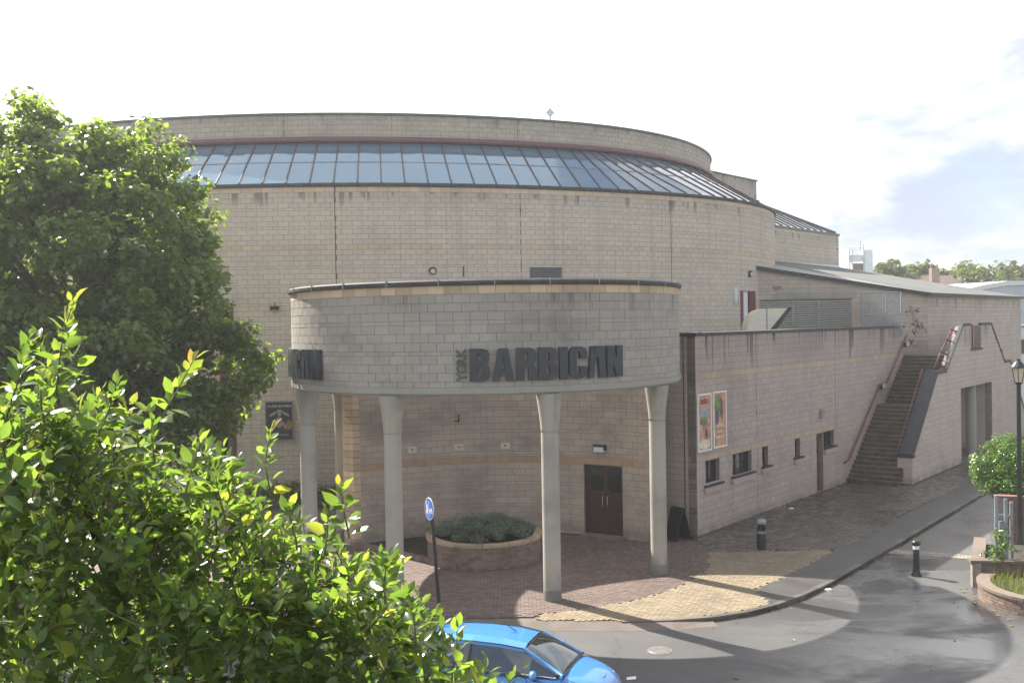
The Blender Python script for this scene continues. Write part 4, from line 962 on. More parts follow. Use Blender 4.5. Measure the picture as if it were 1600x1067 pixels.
# handrails
def rail(pts, r=0.03, name='handrail', mat='maroon'): return MB().tube(pts, r, 7).build(name, mat, stair)
hw = 0.12
rl_ = [(*TW(13.4, hw), 0.95), (*TW(T1a, hw), 1.0), (*TW(T1b, hw), ZL+0.95), (*TW(T2a-.1, hw), ZL+1.0), (*TW(T2b, hw), ZU+1.0), (*TW(T2b+.1, hw), ZU+1.05)]
hr = rail(rl_, 0.035)
for t, z in ((14.2, 1.2), (16, 2.5), (18.1, ZL+.9), (20.5, 5.0)):
    m = MB(); m.tube([(*TW(t, 0.0), z-.1), (*TW(t, hw), z-.1), (*TW(t, hw), z)], 0.014, 5); m.build('rail_bracket', 'maroon', hr)
rail([(*TW(14.9, 1.93), 1.35), (*TW(15.1, 1.93), 1.6), (*TW(18.7, 1.93), 4.95), (*TW(18.9, 1.93), 4.9)], 0.035)
ra = rail([(*TW(19.6, 2.12), 4.2), (*TW(19.9, 2.12), 4.95), (*TW(23.2, 2.12), 6.9), (*TW(23.9, 2.12), 7.0)], 0.045, 'handrail')
for t, z in ((20.2, 4.7), (21.0, 5.3), (21.9, 5.9), (22.7, 6.4)):
    m = MB(); m.tube([(*TW(t, 2.12), z+.42), (*TW(t+.12, 2.34), z+.3), (*TW(t+.25, 2.5), z+.28)], 0.035, 6); m.build('rail_bracket', 'black', ra)
for t, z in ((18.35, ZL+0.85), (22.0, ZU+.55)):
    m = MB(); q = TW(t, 0.14); m.box((*q, z), (0.34, 0.16, 0.26), ang); fb = m.build('floodlight', 'black', stair)
    m = MB(); q = TW(t-.02, 0.24); m.box((q[0], q[1], z+.03), (0.28, 0.06, 0.2), ang); m.build('lamp_glass', plain('floodlight glass', (0.55, 0.6, 0.62), 0.2) if 'fg' not in M else M['fg'], fb)
    M['fg'] = fb.children[0].data.materials[0]

# ================================================================== ANNEX with metal roof
anx = thing('roof_annex', 'blockwork annex with sloping grey metal roof above the stair', 'building', (22, 56, 0))
W0, W1, W2_ = hs.pt(hall_u(1184, 420, 10)), (22.3, 52.5), (36.4, 70.0)
w1 = Line(W0, (W1[0]-W0[0], W1[1]-W0[1])); L1 = sqrt((W1[0]-W0[0])**2+(W1[1]-W0[1])**2)
w2 = Line(W1, (W2_[0]-W1[0], W2_[1]-W1[1])); L2_ = 22.5
vt = lambda u: 10.3-(10.3-8.68)*u/L1
la0, lz = onl(1187, 470, W0, w1.d); la1 = onl(1331, 468.5, W0, w1.d)[0]
block_wall(anx, w1, -1.2, L1, courses(10.55, 5.4, (), mat='annex_side', bmat='wing_band'), holes=[(la0, la1, 6.2, lz)], th=0.32, n_ind=160, top=vt, seed=61)
block_wall(anx, w2, 0, L2_, courses(8.68, 0, (8.68,), mat='annex', bmat='wing_band'), th=0.32, n_ind=300, keep=lambda px, py: py < 560, seed=62)
lv = MB(); wbox(lv, w1, la0, la1, 6.2, lz, -0.3, -0.24); lvo = lv.build('louvre', 'dark', anx)
for k in range(19):
    z = 6.25+k*(lz-6.25)/19; m = MB()
    A, B, C, D = w1.pt(la0, 0.01), w1.pt(la1, 0.01), w1.pt(la1, -0.16), w1.pt(la0, -0.16); h = (lz-6.25)/19
    m.hexa([(*A, z), (*B, z), (*C, z+h*.55), (*D, z+h*.55), (*A, z+h*.45), (*B, z+h*.45), (*C, z+h*.95), (*D, z+h*.95)]); m.build('slat', 'louvre', lvo)
for f in (0.36, 0.64, 0.999):
    u = la0+(la1-la0)*f; m = MB(); wbox(m, w1, u-.02, u+.02, 6.2, lz, -0.1, 0.025); m.build('louvre_post', 'louvre', lvo)
m = MB(); wbox(m, w1, la0+0.9, la1+0.25, lz+.07, lz+.42, 0.0, 0.03); m.build('lintel', 'concrete', anx)
m = MB(); wbox(m, w1, la0+0.75, la0+1.15, lz+.62, lz+.76, 0.0, 0.12); m.build('wall_lamp', 'copestone', anx)
# roof: plane through the eaves rising to the back left
def rz(x, y): return 8.74+0.224*((x-W1[0])*(-0.773)+(y-W1[1])*0.634)
def rp(x, y, o=0.0): return (x, y, rz(x, y)+o)
FB = (23.6, 71.6)
c1, c2, c3, c4 = w1.pt(-0.9, 0.15), (W1[0]+.05, W1[1]-.2), (W2_[0]+.3, W2_[1]+.2), FB
c5 = (15.6, 62.6)
m = MB(); P = [c1, c2, c3, c4, c5]; m.add([rp(*p, -.06) for p in P]+[rp(*p, .02) for p in P], [tuple(range(4, -1, -1)), tuple(range(5, 10))]+[(i, (i+1) % 5, 5+(i+1) % 5, 5+i) for i in range(5)]); m.build('metal_roof', 'roofmetal', anx)
n_s = 40
for k in range(1, n_s):
    f = k/n_s; a = (c2[0]+(c3[0]-c2[0])*f, c2[1]+(c3[1]-c2[1])*f)
    # seam runs up the slope (perpendicular to the eaves) until it meets the verge or the back edge
    lo, hi = 0.0, 16.0
    def inside(s): return inpoly(a[0]-0.773*s+1e-3*(-0.773), a[1]+0.634*s, P)
    s = 0.05
    while s < 16 and inside(s): s += 0.25
    if s > 0.6:
        b = (a[0]-0.773*(s-.25), a[1]+0.634*(s-.25)); MB().tube([rp(*a, .03), rp(*b, .03)], 0.022, 4, smooth=False).build('roof_seam', 'roofmetal', anx)
for a, b in ((c1, c2), (c2, c3), (c3, c4)):
    d = np.array(b)-np.array(a); d /= np.linalg.norm(d); nn = np.array([d[1], -d[0]])*0.05
    p = [(a[0], a[1]), (b[0], b[1])]
    P4 = [rp(*a, -.13), rp(*b, -.13), rp(*b, .04), rp(*a, .04)]
    Q4 = [(x+nn[0], y+nn[1], z) for x, y, z in P4]
    MB().add(P4+Q4, [(0, 1, 2, 3), (7, 6, 5, 4), (0, 4, 5, 1), (1, 5, 6, 2), (2, 6, 7, 3), (3, 7, 4, 0)]).build('fascia', 'slate', anx)
m = MB(); a, b = c5, c4; m.hexa([rp(a[0]-.1, a[1]-.1, .02), rp(a[0]+.4, a[1]-.2, .02), rp(b[0]+.4, b[1]-.3, .02), rp(b[0], b[1], .02), rp(a[0]-.1, a[1]-.1, .4), rp(a[0]+.1, a[1]-.2, .4), rp(b[0]+.1, b[1]-.3, .35), rp(b[0], b[1], .35)]); m.build('flashing', 'tank', anx)
# back end wall under the far verge
MB().prism([W2_, (W2_[0]-.3, W2_[1]), (FB[0], FB[1]), (FB[0], FB[1]+.3)], 0, 8.5).build('end_wall', 'annex', anx)
# sprayed scribble on the corner wall
gm = MB(); rg = random.Random(5); u0_ = onl(1424, 520, W0, w1.d)[0]
for k in range(11):
    u = u0_+rg.uniform(-.25, .35); z = 7.7-k*0.16; p = []
    for j in range(14):
        u += rg.uniform(-.14, .14); z += rg.uniform(-.16, .14); x, y = w1.pt(min(max(u, u0_-.4), L1-.08), 0.012); p.append((x, y, z))
    gm.tube(p, 0.013, 4)
gm.build('graffiti', 'york', anx)

# cage and duct standing on the wing roof
def wpt(px, d): return (px-CX)/FPX*d, d
cg = thing('wire_cage', 'grey wire mesh cage on the roof beside the top of the stair', 'cage', (*wpt(1380, 50), 6.45))
ca, cb = np.array(wpt(1347, 49.2)), np.array(wpt(1409, 49.6)); cdv = cb-ca; z0, z1 = 6.45, 8.72
post = MB()
dp = np.array([0.5, 1.3])
for q in (ca, ca+cdv*.62, cb, ca+dp, cb+dp): MB().tube([(*q, z0), (*q, z1)], 0.04, 6).build('post', 'greymetal', cg)
for z in (z1, (z0+z1)/2, z0+.75):
    for p, q in ((ca, cb), (ca, ca+dp), (cb, cb+dp), (ca+dp, cb+dp)): MB().tube([(*p, z), (*q, z)], 0.025, 5).build('rail', 'greymetal', cg)
wm = MB()
for k in range(1, 26):
    q = ca+cdv*k/26; wm.tube([(*q, z0), (*q, z1)], 0.011, 3, False)
for k in range(1, 26):
    z = z0+(z1-z0)*k/26; wm.tube([(*ca, z), (*cb, z)], 0.011, 3, False)
o = wm.build('mesh_panel', 'greymetal', cg)
dk = thing('roof_duct', 'cream curved air duct with slanted dark mouth on the wing roof', 'duct', (*wpt(1195, 46), 6.45))
DD = 46.0; prof = []
def dpx(px, py): x = (px-CX)/FPX*DD; return x, CAMP[2]+(508-0.0175*(px-800)-py)*DD/FPX
arcp = [(1163, 530), (1163.5, 512), (1166, 502), (1172, 492), (1181, 485), (1194, 482)]
outl = [dpx(*p) for p in arcp]+[dpx(1226, 481.5), dpx(1199, 514), dpx(1190, 530)]
m = MB(); n = len(outl); m.add([(x, DD-.6, z) for x, z in outl]+[(x, DD+.6, z) for x, z in outl], [tuple(range(n-1, -1, -1)), tuple(range(n, 2*n))]+[((i+1) % n, i, n+i, n+(i+1) % n) for i in range(n)])
m.build('hood', 'duct', dk)
a, b = dpx(1227, 480.5), dpx(1193, 521); e = 0.32
m = MB(); m.hexa([(b[0], DD-.63, b[1]), (b[0]+e, DD-.63, b[1]), (b[0]+e, DD+.63, b[1]), (b[0], DD+.63, b[1]), (a[0], DD-.63, a[1]), (a[0]+e*.6, DD-.63, a[1]), (a[0]+e*.6, DD+.63, a[1]), (a[0], DD+.63, a[1])]); m.build('mouth', 'black', dk)
x, z = dpx(1193.5, 482); m = MB(); m.box((x, DD, (z+6.5)/2), (0.05, 1.24, z-6.5+.03)); m.build('seam', 'greymetal', dk)

# ================================================================== posters
def poster(name, label, sf, u0, u1, z0, z1, bgmat, off=0.03, cat='poster', group=None):
    um = (u0+u1)/2; t = thing(name, label, cat, (*sf.pt(um), z0), group)
    m = MB(); f = 0.05
    for a in ((u0, u0+f, z0, z1), (u1-f, u1, z0, z1), (u0+f, u1-f, z0, z0+f), (u0+f, u1-f, z1-f, z1)): wbox(m, sf, *a, off-.03, off+.03)
    m.build('frame', 'white' if 'orange' in label or 'green' in label else 'greymetal', t)
    m = MB(); wbox(m, sf, u0+f, u1-f, z0+f, z1-f, off-.02, off); m.build('sheet', bgmat, t); return t
def blob(t, sf, u, z, ru, rz_, mat, off, n=14, rot=0.0, name='print'):
    m = MB(); vs = []
    for k in range(n):
        q = 2*pi*k/n; a, b = ru*cos(q), rz_*sin(q); x, y = sf.pt(u+a*cos(rot)-b*sin(rot), off); vs.append((x, y, z+a*sin(rot)+b*cos(rot)))
    m.add(vs, [tuple(range(n))]); return m.build(name, mat, t)
def ptext(t, sf, txt, u, z, size, mat, off, bold=0.0, sx=1.0):
    me = text_mesh(txt, size, bold, 0.002); xs = [v.co.x for v in me.vertices]; c = (min(xs)+max(xs))/2
    def fn(a, b, d): x, y = sf.pt(u+(a-c)*sx, off+d); return (x, y, z+b)
    return place_flat(me, fn, mat, 'lettering', t)
M['pdark'] = plain('dark poster print', (0.025, 0.03, 0.04), 0.4, var=0.4, nscale=3)
M['pskin'] = plain('poster skin print', (0.33, 0.23, 0.19), 0.5, var=0.2, nscale=6); M['pgrey'] = plain('poster grey print', (0.28, 0.31, 0.34), 0.5)
M['pamber'] = plain('poster amber print', (0.30, 0.17, 0.05), 0.5, var=0.3); M['pink'] = plain('poster white print', (0.5, 0.5, 0.5), 0.5)
pu0, pu1 = hall_u(415, 0, 3.5), hall_u(459, 0, 3.5)
t = poster('wall_poster', 'dark framed concert poster with a seated figure on the hall wall', hs, pu0, pu1, 2.62, 4.32, 'pdark', 0.05)
ptext(t, hs, 'CLARE BOWEN', (pu0+pu1)/2, 4.06, 0.165, 'pink', 0.06, 0.002, 0.92)
pc = (pu0+pu1)/2
blob(t, hs, pc, 3.78, .085, .115, 'pskin', .056); blob(t, hs, pc, 3.9, .12, .07, 'pgrey', .054); blob(t, hs, pc-.02, 3.42, .15, .24, 'pskin', .054)
for sgn in (-1, 1):
    blob(t, hs, pc+sgn*.27, 3.78, .19, .055, 'pgrey', .0555, rot=-sgn*.5); blob(t, hs, pc+sgn*.18, 3.32, .06, .24, 'pskin', .0575, rot=sgn*.5)
blob(t, hs, pc+.4, 3.3, .13, .2, 'pamber', .0525); pending_bars = (t, hs, pc+.1, 2.85, .6, .07, 'pgrey', .057, 11)
def pbars(t, sf, u, z, w, h, mat, off, n):
    m = MB(); rg = random.Random(int(z*100)); x = u-w/2
    for k in range(n):
        ww = w/n; wbox(m, sf, x+ww*.08, x+ww*rg.uniform(.6, .92), z, z+h*rg.uniform(.75, 1), off, off+.003); x += ww
    return m.build('print_strokes', mat, t)
def mott(name, c1, c2, c3, sc):
    m, tt, p = base_mat(name); g = N(tt, 'ShaderNodeNewGeometry'); n = noise(tt, mapping(tt, g.outputs['Position'], (1, 1, 1.6)), sc, 4, 0.6, 0.8); n2_ = noise(tt, g.outputs['Position'], sc*2.3, 3)
    c = mixc(tt, ramp(tt, n, .42, .55), c1, c2); c = mixc(tt, ramp(tt, n2_, .55, .62), c, c3); tt.links.new(c, p.inputs['Base Color']); p.inputs['Roughness'].default_value = 0.45; return m
pbars(*pending_bars)
M['p1'] = mott('orange poster print', (0.42, 0.16, 0.09), (0.50, 0.25, 0.16), (0.5, 0.42, 0.34), 2.2)
M['p2'] = mott('peach poster print', (0.50, 0.27, 0.14), (0.45, 0.2, 0.1), (0.5, 0.36, 0.2), 2.0)
M['pgreen'] = mott('green poster print', (0.06, 0.11, 0.05), (0.17, 0.24, 0.06), (0.16, 0.10, 0.16), 3.5); M['pblue'] = plain('poster grey blue print', (0.25, 0.30, 0.36), 0.5, var=0.3, nscale=5)
M['ppurple'] = plain('poster dark purple print', (0.09, 0.06, 0.10), 0.5, var=0.4, nscale=5); M['ppale'] = plain('poster pale print', (0.62, 0.55, 0.47), 0.5, var=0.15); M['pred'] = plain('poster red print', (0.32, 0.07, 0.06), 0.5)
r1 = wrect(1087.5, 1108.5, 615, 705); r2 = wrect(1111.5, 1132, 613, 698)
zt = r1[3]; zb = r1[2]
t = poster('wall_poster', 'orange show poster with a pale foot, nearest the corner of the low wing', wl, r1[0], r1[1], zb, zt, 'p1', .05, group='tall posters on the wing wall')
a, b = r1[0], r1[1]; c = (a+b)/2
blob(t, wl, c, zb+1.3, .24, .26, 'pblue', .056); blob(t, wl, c-.05, zb+1.05, .27, .16, 'pgreen', .058); blob(t, wl, c+.12, zb+.62, .09, .17, 'ppurple', .059); blob(t, wl, c, zb+.24, (b-a)/2-.08, .17, 'ppale', .0565)
pbars(t, wl, c, zt-.36, .55, .2, 'pred', .06, 5)
t = poster('wall_poster', 'green and orange show poster, right of the orange one on the low wing', wl, r2[0], r2[1], zb+.02, zt+.02, 'p2', .05, group='tall posters on the wing wall')
a, b = r2[0], r2[1]; c = (a+b)/2
blob(t, wl, c-.1, zt-.5, .27, .42, 'pgreen', .056); blob(t, wl, c+.14, zt-.62, .1, .38, 'ppurple', .058); blob(t, wl, c-.2, zt-.9, .12, .3, 'ppurple', .059)
for k, (nb__, sz) in enumerate(((8, .12), (11, .09), (6, .11))): pbars(t, wl, c, zb+.75-k*.2, .58-.1*(k % 2), sz, 'ppale', .058, nb__)

# ================================================================== planter by the columns
plc = (-1.0, 31.35); PRd = 1.82
pln = thing('brick_planter', 'round brick planter with buff coping under the canopy', 'planter', (*plc, 0))
MB().lathe([(PRd-.02, -.03), (PRd-.02, .66)], (*plc, 0), 48).build('core', 'mortar', pln)
bks = []
ring_s = Arc(plc[0], plc[1], PRd)
block_wall(pln, ring_s, -PRd*pi*.98, PRd*pi*.98, [(z, z+.075, 'brick_dull') for z in [k*.075 for k in range(8, -1, -1)]], th=.1, n_ind=260, name='brick', bl=.225, gap=.012, rec=.01, keep=lambda px, py: 680 < px < 840, seed=71)
for k in range(14):
    a = 2*pi*k/14; w = 2*pi/14-.012
    q = [(plc[0]+r*sin(x), plc[1]-r*cos(x)) for r, x in [(PRd+.05, a+w*i/4) for i in range(5)]+[(PRd-.22, a+w*i/4) for i in range(4, -1, -1)]]
    MB().prism(q, .675, .765).build('coping_stone', 'copestone', pln)
MB().lathe([(.01, .66), (PRd-.2, .66)], (*plc, 0), 24, False).build('soil', 'soil', pln)

def leaf_cloud(name, mat, pos, nrm, size, parent=None, aspect=0.55, quad=True, kind='stuff', rg=RNG):
    """many small bent leaves in one mesh: pos (n,3), nrm (n,3) facing, size (n,)"""
    n = len(pos); r = rg.normal(size=(n, 3)); t = np.cross(nrm, r); t /= np.linalg.norm(t, axis=1)[:, None]+1e-9
    b = np.cross(nrm, t); s = size[:, None]
    P = np.stack([pos-t*s*.5, pos+b*s*aspect*.5+nrm*s*.07, pos+t*s*.5-nrm*s*.08, pos-b*s*aspect*.5+nrm*s*.07], 1).reshape(-1, 3)
    me = bpy.data.meshes.new(name); me.vertices.add(4*n); off = np.array(rootloc(parent)) if parent is not None else np.zeros(3)
    me.vertices.foreach_set('co', (P-off).ravel().astype(np.float32))
    idx = np.arange(4*n).reshape(n, 4); tri = np.concatenate([idx[:, [0, 1, 2]], idx[:, [0, 2, 3]]], 1).reshape(-1)
    me.loops.add(6*n); me.loops.foreach_set('vertex_index', tri.astype(np.int32)); me.polygons.add(2*n)
    me.polygons.foreach_set('loop_start', (np.arange(2*n)*3).astype(np.int32)); me.polygons.foreach_set('loop_total', np.full(2*n, 3, np.int32))
    me.materials.append(M[mat]); me.update(); me.validate()
    o = bpy.data.objects.new(name, me); COL.objects.link(o)
    if parent is not None: o.parent = parent
    if kind: o['kind'] = kind
    return o
def rand_dir(n, rg=RNG):
    v = rg.normal(size=(n, 3)); return v/np.linalg.norm(v, axis=1)[:, None]
def clumps(cent, rad, per, flat=0.8, up=0.35, rg=RNG):
    c = np.repeat(cent, per, 0); r = np.repeat(rad, per)
    d = rand_dir(len(c), rg); rr = r*(rg.random(len(c))**0.45); p = c+d*rr[:, None]*np.array([1, 1, flat])
    n = d*0.55+rand_dir(len(c), rg)*0.6+np.array([0, 0, up]); n /= np.linalg.norm(n, axis=1)[:, None]
    return p, n
# juniper mat: low spreading sprays
jun = thing('juniper_bush', 'low spreading blue-green juniper with brown tips in the round planter', 'shrub', (plc[0], plc[1], .66))
k = 70; a = RNG.random(k)*2*pi; rr = np.sqrt(RNG.random(k))*1.62
cent = np.stack([plc[0]+rr*np.cos(a), plc[1]+rr*np.sin(a), .74+RNG.random(k)*.46*(1.15-rr/1.8)+.1], 1)
p, n = clumps(cent, .14+RNG.random(k)*.26, 170, .6, .4); leaf_cloud('sprays', 'juniper', p, n, .05+RNG.random(len(p))*.06, jun, .3)
for q in range(9):
    aa = q*2*pi/9; MB().tube([(plc[0], plc[1], .66), (plc[0]+.7*cos(aa), plc[1]+.7*sin(aa), .85), (plc[0]+1.4*cos(aa), plc[1]+1.4*sin(aa), .88)], [.03, .02, .01], 5).build('stem', 'bark', jun)

# soil bed with raised brick kerb left of the planter
ka, kb = np.array((-5.55, 33.25)), np.array((-1.75, 29.75)); kd = (kb-ka)/np.linalg.norm(kb-ka); kn = np.array([-kd[1], kd[0]])
bedk = struct(thing('bed_kerb', 'raised brick edging of the planting bed under the canopy', None, (*ka, 0)))
L = np.linalg.norm(kb-ka); n = int(L/.225)
for i in range(n):
    c = ka+kd*(i+.5)*L/n; MB().box((c[0], c[1], .06), (L/n-.012, .21, .16+random.uniform(-.006, .006)), atan2(kd[1], kd[0])).build('edging_brick', 'brick_dull', bedk)
struct(MB().prism([tuple(ka+kn*.1), tuple(kb+kn*.1), (-2.2, 32.3), (-1.4, 33.1), (-1.2, 34.7), (-3, 34.4), (-4.4, 33.8)], 0.004, .03).build('planting_bed', 'soil'))

# ================================================================== street furniture
def rotlean(m, base, lean):  # shear a mesh builder about its base (a leaning post)
    m.v = [(x+(z-base[2])*lean[0], y+(z-base[2])*lean[1], z) for x, y, z in m.v]; return m
sx, sy = G(690, 990, -0.02); sgn_base = (sx, sy, -0.03)
sg = thing('cycle_sign', 'round blue shared path sign on a leaning black post behind the car', 'sign', sgn_base)
ln = (-0.062, 0.0)
rotlean(MB().tube([(sx, sy, -.03), (sx, sy, 3.05)], .045, 12), sgn_base, ln).build('post', 'black', sg)
zc = 3.02; cxs, cys = sx+ln[0]*(zc+.03), sy; fa = radians(-62); fn_ = np.array([sin(fa), -cos(fa)]); ft = np.array([cos(fa), sin(fa)])
def disc(r, o0, o1, n=36):
    m = MB(); q = [(r*cos(2*pi*k/n), r*sin(2*pi*k/n)) for k in range(n)]
    m.add([(cxs+ft[0]*a+fn_[0]*o, cys+ft[1]*a+fn_[1]*o, zc+b) for o in (o0, o1) for a, b in q], [tuple(range(n-1, -1, -1)), tuple(range(n, 2*n))]+[(k, (k+1) % n, n+(k+1) % n, n+k) for k in range(n)]); return m
disc(.27, .05, .062).build('plate', 'white', sg); disc(.252, .062, .066).build('face', 'blue_sign', sg)
pic = MB()
def sbar(a0, b0, a1, b1, w):
    d = np.array([a1-a0, b1-b0]); d /= np.linalg.norm(d); nn = np.array([-d[1], d[0]])*w/2
    q = [(a0-nn[0], b0-nn[1]), (a1-nn[0], b1-nn[1]), (a1+nn[0], b1+nn[1]), (a0+nn[0], b0+nn[1])]
    pic.add([(cxs+ft[0]*a+fn_[0]*o, cys+ft[1]*a+fn_[1]*o, zc+b) for o in (.066, .069) for a, b in q], [(4, 5, 6, 7), (0, 1, 5, 4), (1, 2, 6, 5), (2, 3, 7, 6), (3, 0, 4, 7)])
sbar(0, -.2, 0, .2, .014)                                  # divider
sbar(-.15, -.13, -.12, .02, .028); sbar(-.12, .02, -.12, .1, .05); sbar(-.12, .125, -.12, .165, .045); sbar(-.09, -.14, -.115, .0, .028); sbar(-.07, -.08, -.07, .0, .022); sbar(-.09, .06, -.07, 0, .02)
for cx_ in (.065, .175):
    for k in range(10):
        q0, q1 = 2*pi*k/10, 2*pi*(k+1)/10; sbar(cx_+.042*cos(q0), -.05+.042*sin(q0), cx_+.042*cos(q1), -.05+.042*sin(q1), .012)
sbar(.065, -.05, .10, .02, .012); sbar(.10, .02, .155, .02, .012); sbar(.12, -.05, .155, .02, .012); sbar(.175, -.05, .155, .04, .012); sbar(.065, -.05, .12, -.05, .012)
pic.build('symbol', 'white', sg)

bx, by = G(1432, 899, ROADZ)
bol = thing('bollard', 'black bollard with white top band standing on the wet road', 'bollard', (bx, by, ROADZ))
MB().lathe([(.14, 0), (.14, .05), (.10, .08), (.095, .2), (.085, .78)], (bx, by, ROADZ), 20).build('post', 'black', bol)
MB().lathe([(.088, .78), (.088, .88)], (bx, by, ROADZ), 20).build('band', 'white', bol)
MB().lathe([(.088, .88), (.115, .90), (.125, .95), (.12, .99), (.07, 1.03), (.0, 1.04)], (bx, by, ROADZ), 20).build('cap', 'black', bol)
cx_, cy_ = G(1190, 856)
bn = thing('bin', 'short round black litter bin with grey lid on the paving by the wing', 'bin', (cx_, cy_, 0))
MB().lathe([(.145, -.01), (.15, .02), (.15, .6), (.14, .62), (.15, .64), (.15, .7)], (cx_, cy_, 0), 24).build('body', 'black', bn)
MB().lathe([(.10, .7), (.10, .80)], (cx_, cy_, 0), 20).build('slot', 'dark', bn)
MB().lathe([(.15, .80), (.16, .84), (.15, .91), (.10, .95), (0, .955)], (cx_, cy_, 0), 24).build('lid', 'greymetal', bn)
MB().lathe([(.153, .5), (.153, .56)], (cx_, cy_, 0), 24).build('band', 'greymetal', bn)
ax_, ay_ = G(1060, 842)
ab_ = thing('pavement_board', 'dark A-shaped pavement board leaning beside the right column', 'sign board', (ax_, ay_, 0))
yaw = radians(-58); ct, s_t = cos(yaw), sin(yaw)
def abp(u, v, w): return (ax_+u*ct-v*s_t, ay_+u*s_t+v*ct, w)
def slab(v0, w0, v1, w1, hw, th):
    m = MB(); P = [abp(-hw, v0, w0), abp(hw, v0, w0), abp(hw, v0+th, w0), abp(-hw, v0+th, w0), abp(-hw, v1, w1), abp(hw, v1, w1), abp(hw, v1+th, w1), abp(-hw, v1+th, w1)]; return m.hexa(P)
slab(.30, .0, -.02, 1.1, .32, .04).build('front_panel', 'black', ab_); slab(-.34, .0, -.07, 1.05, .30, .03).build('back_leg', 'black', ab_); slab(.36, .0, .27, .12, .36, .05).build('foot', 'black', ab_)

# right hand side: lamp post, planters, wall, metal posts, shrub
lx, ly = G(1594, 872)
lp = thing('street_lamp', 'black lamp post with old lantern head at the right edge', 'street lamp', (lx, ly, 0))
lh = 6.05
MB().lathe([(.13, -.1), (.13, .5), (.09, .6), (.08, 1.3)], (lx, ly, 0), 16).build('base', 'black', lp)
MB().lathe([(.075, 1.3), (.06, lh-.75)], (lx, ly, 0), 14).build('post', 'black', lp)
MB().lathe([(.062, 2.3), (.068, 2.3), (.068, 2.42), (.062, 2.42)], (lx, ly, 0), 14).build('tag_band', 'white', lp)
MB().lathe([(.05, lh-.75), (.10, lh-.70), (.13, lh-.66)], (lx, ly, 0), 8).build('collar', 'black', lp)
lg = MB().lathe([(.11, lh-.66), (.19, lh-.22)], (lx, ly, 0), 6, False).build('lantern_glass', 'lamp_glass', lp)
for k in range(6):
    a = 2*pi*k/6; MB().tube([(lx+.115*cos(a), ly+.115*sin(a), lh-.66), (lx+.195*cos(a), ly+.195*sin(a), lh-.22)], .012, 5).build('lantern_bar', 'black', lp)
MB().lathe([(.24, lh-.22), (.22, lh-.17), (.10, lh-.04), (.05, lh), (.05, lh+.05), (0, lh+.08)], (lx, ly, 0), 12, False).build('lantern_cap', 'black', lp)

# angular brick planter
q0 = np.array(G(1520, 917, ROADZ)); dA = np.array([0.985, -0.17]); dB = np.array([0.45, 0.89])
pr = thing('brick_bed', 'low angular brick bed with brown coping behind the bollard', 'planter', (*q0, ROADZ))
ln1 = Line(tuple(q0), tuple(dA)); ln2 = Line(tuple(q0+dB*3.2), tuple(-dB))
rows = [(ROADZ+k*.075, ROADZ+(k+1)*.075, 'brick_dull') for k in range(8, -1, -1)]
block_wall(pr, ln1, 0, 4.0, rows, th=.22, n_ind=150, name='brick', bl=.225, gap=.012, rec=.01, seed=81)
block_wall(pr, ln2, 0, 3.2, rows, th=.22, n_ind=40, name='brick', bl=.225, gap=.012, rec=.01, seed=82)
zc1 = ROADZ+.675
arc_strip(ln1, -.06, 4.0, [(-.3, zc1), (.05, zc1), (.05, zc1+.08), (-.3, zc1+.08)], 1).build('coping', 'copebrown', pr)
arc_strip(ln2, 0, 3.2-.31, [(-.3, zc1+.001), (.05, zc1+.001), (.05, zc1+.081), (-.3, zc1+.081)], 1).build('coping', 'copebrown', pr)
MB().prism([tuple(q0+dA*.2+dB*.2), tuple(q0+dA*4), tuple(q0+dA*4+dB*3), tuple(q0+dA*.2+dB*3)], ROADZ, ROADZ+.58).build('soil', 'soil', pr)
# curved low bed with grass
cc = np.array(G(1562, 952, ROADZ))+np.array([1.75, 0.55]); cR = 1.85
cbd = thing('round_bed', 'low curved brick bed with tufts of grass at the right edge', 'planter', (*cc, ROADZ))
ca_ = Arc(cc[0], cc[1], cR)
block_wall(cbd, ca_, -cR*pi*.8, cR*pi*.6, [(ROADZ+k*.075, ROADZ+(k+1)*.075, 'brick_dull') for k in range(4, -1, -1)], th=.2, n_ind=90, name='brick', bl=.225, gap=.012, rec=.01, seed=83)
arc_strip(ca_, -cR*pi*.8, cR*pi*.6, [(-.3, ROADZ+.375), (.04, ROADZ+.375), (.04, ROADZ+.45), (-.3, ROADZ+.45)], 30).build('coping', 'copebrown', cbd)
MB().lathe([(.01, ROADZ+.40), (cR-.2, ROADZ+.36)], (*cc, 0), 24, False).build('soil', 'soil', cbd)
def blades(name, n, fn, h, mat='grass', parent=None):
    p = np.array([fn() for _ in range(n)]); nr = rand_dir(n)*np.array([1, 1, .15]); nr /= np.linalg.norm(nr, axis=1)[:, None]
    hgt = h*(.5+RNG.random(n)); lean = RNG.normal(size=(n, 3))*.25*np.array([1, 1, 0])
    side = np.cross(nr, (0, 0, 1)); w = .012
    A = p-side*w; B = p+side*w; C = p+lean*hgt[:, None]+np.stack([0*hgt, 0*hgt, hgt], 1)
    m = MB(); 
    for i in range(n): m.add([A[i], B[i], C[i]], [(0, 1, 2)])
    o = m.build(name, mat, parent); o['kind'] = 'stuff'; return o
gr = blades('grass', 1600, lambda: (lambda a, r: (cc[0]+r*cos(a), cc[1]+r*sin(a), ROADZ+.38))(random.random()*2*pi, sqrt(random.random())*(cR-.3)), .2)
tag(gr, 'tufts of yellowish grass growing in the low curved bed', 'grass')
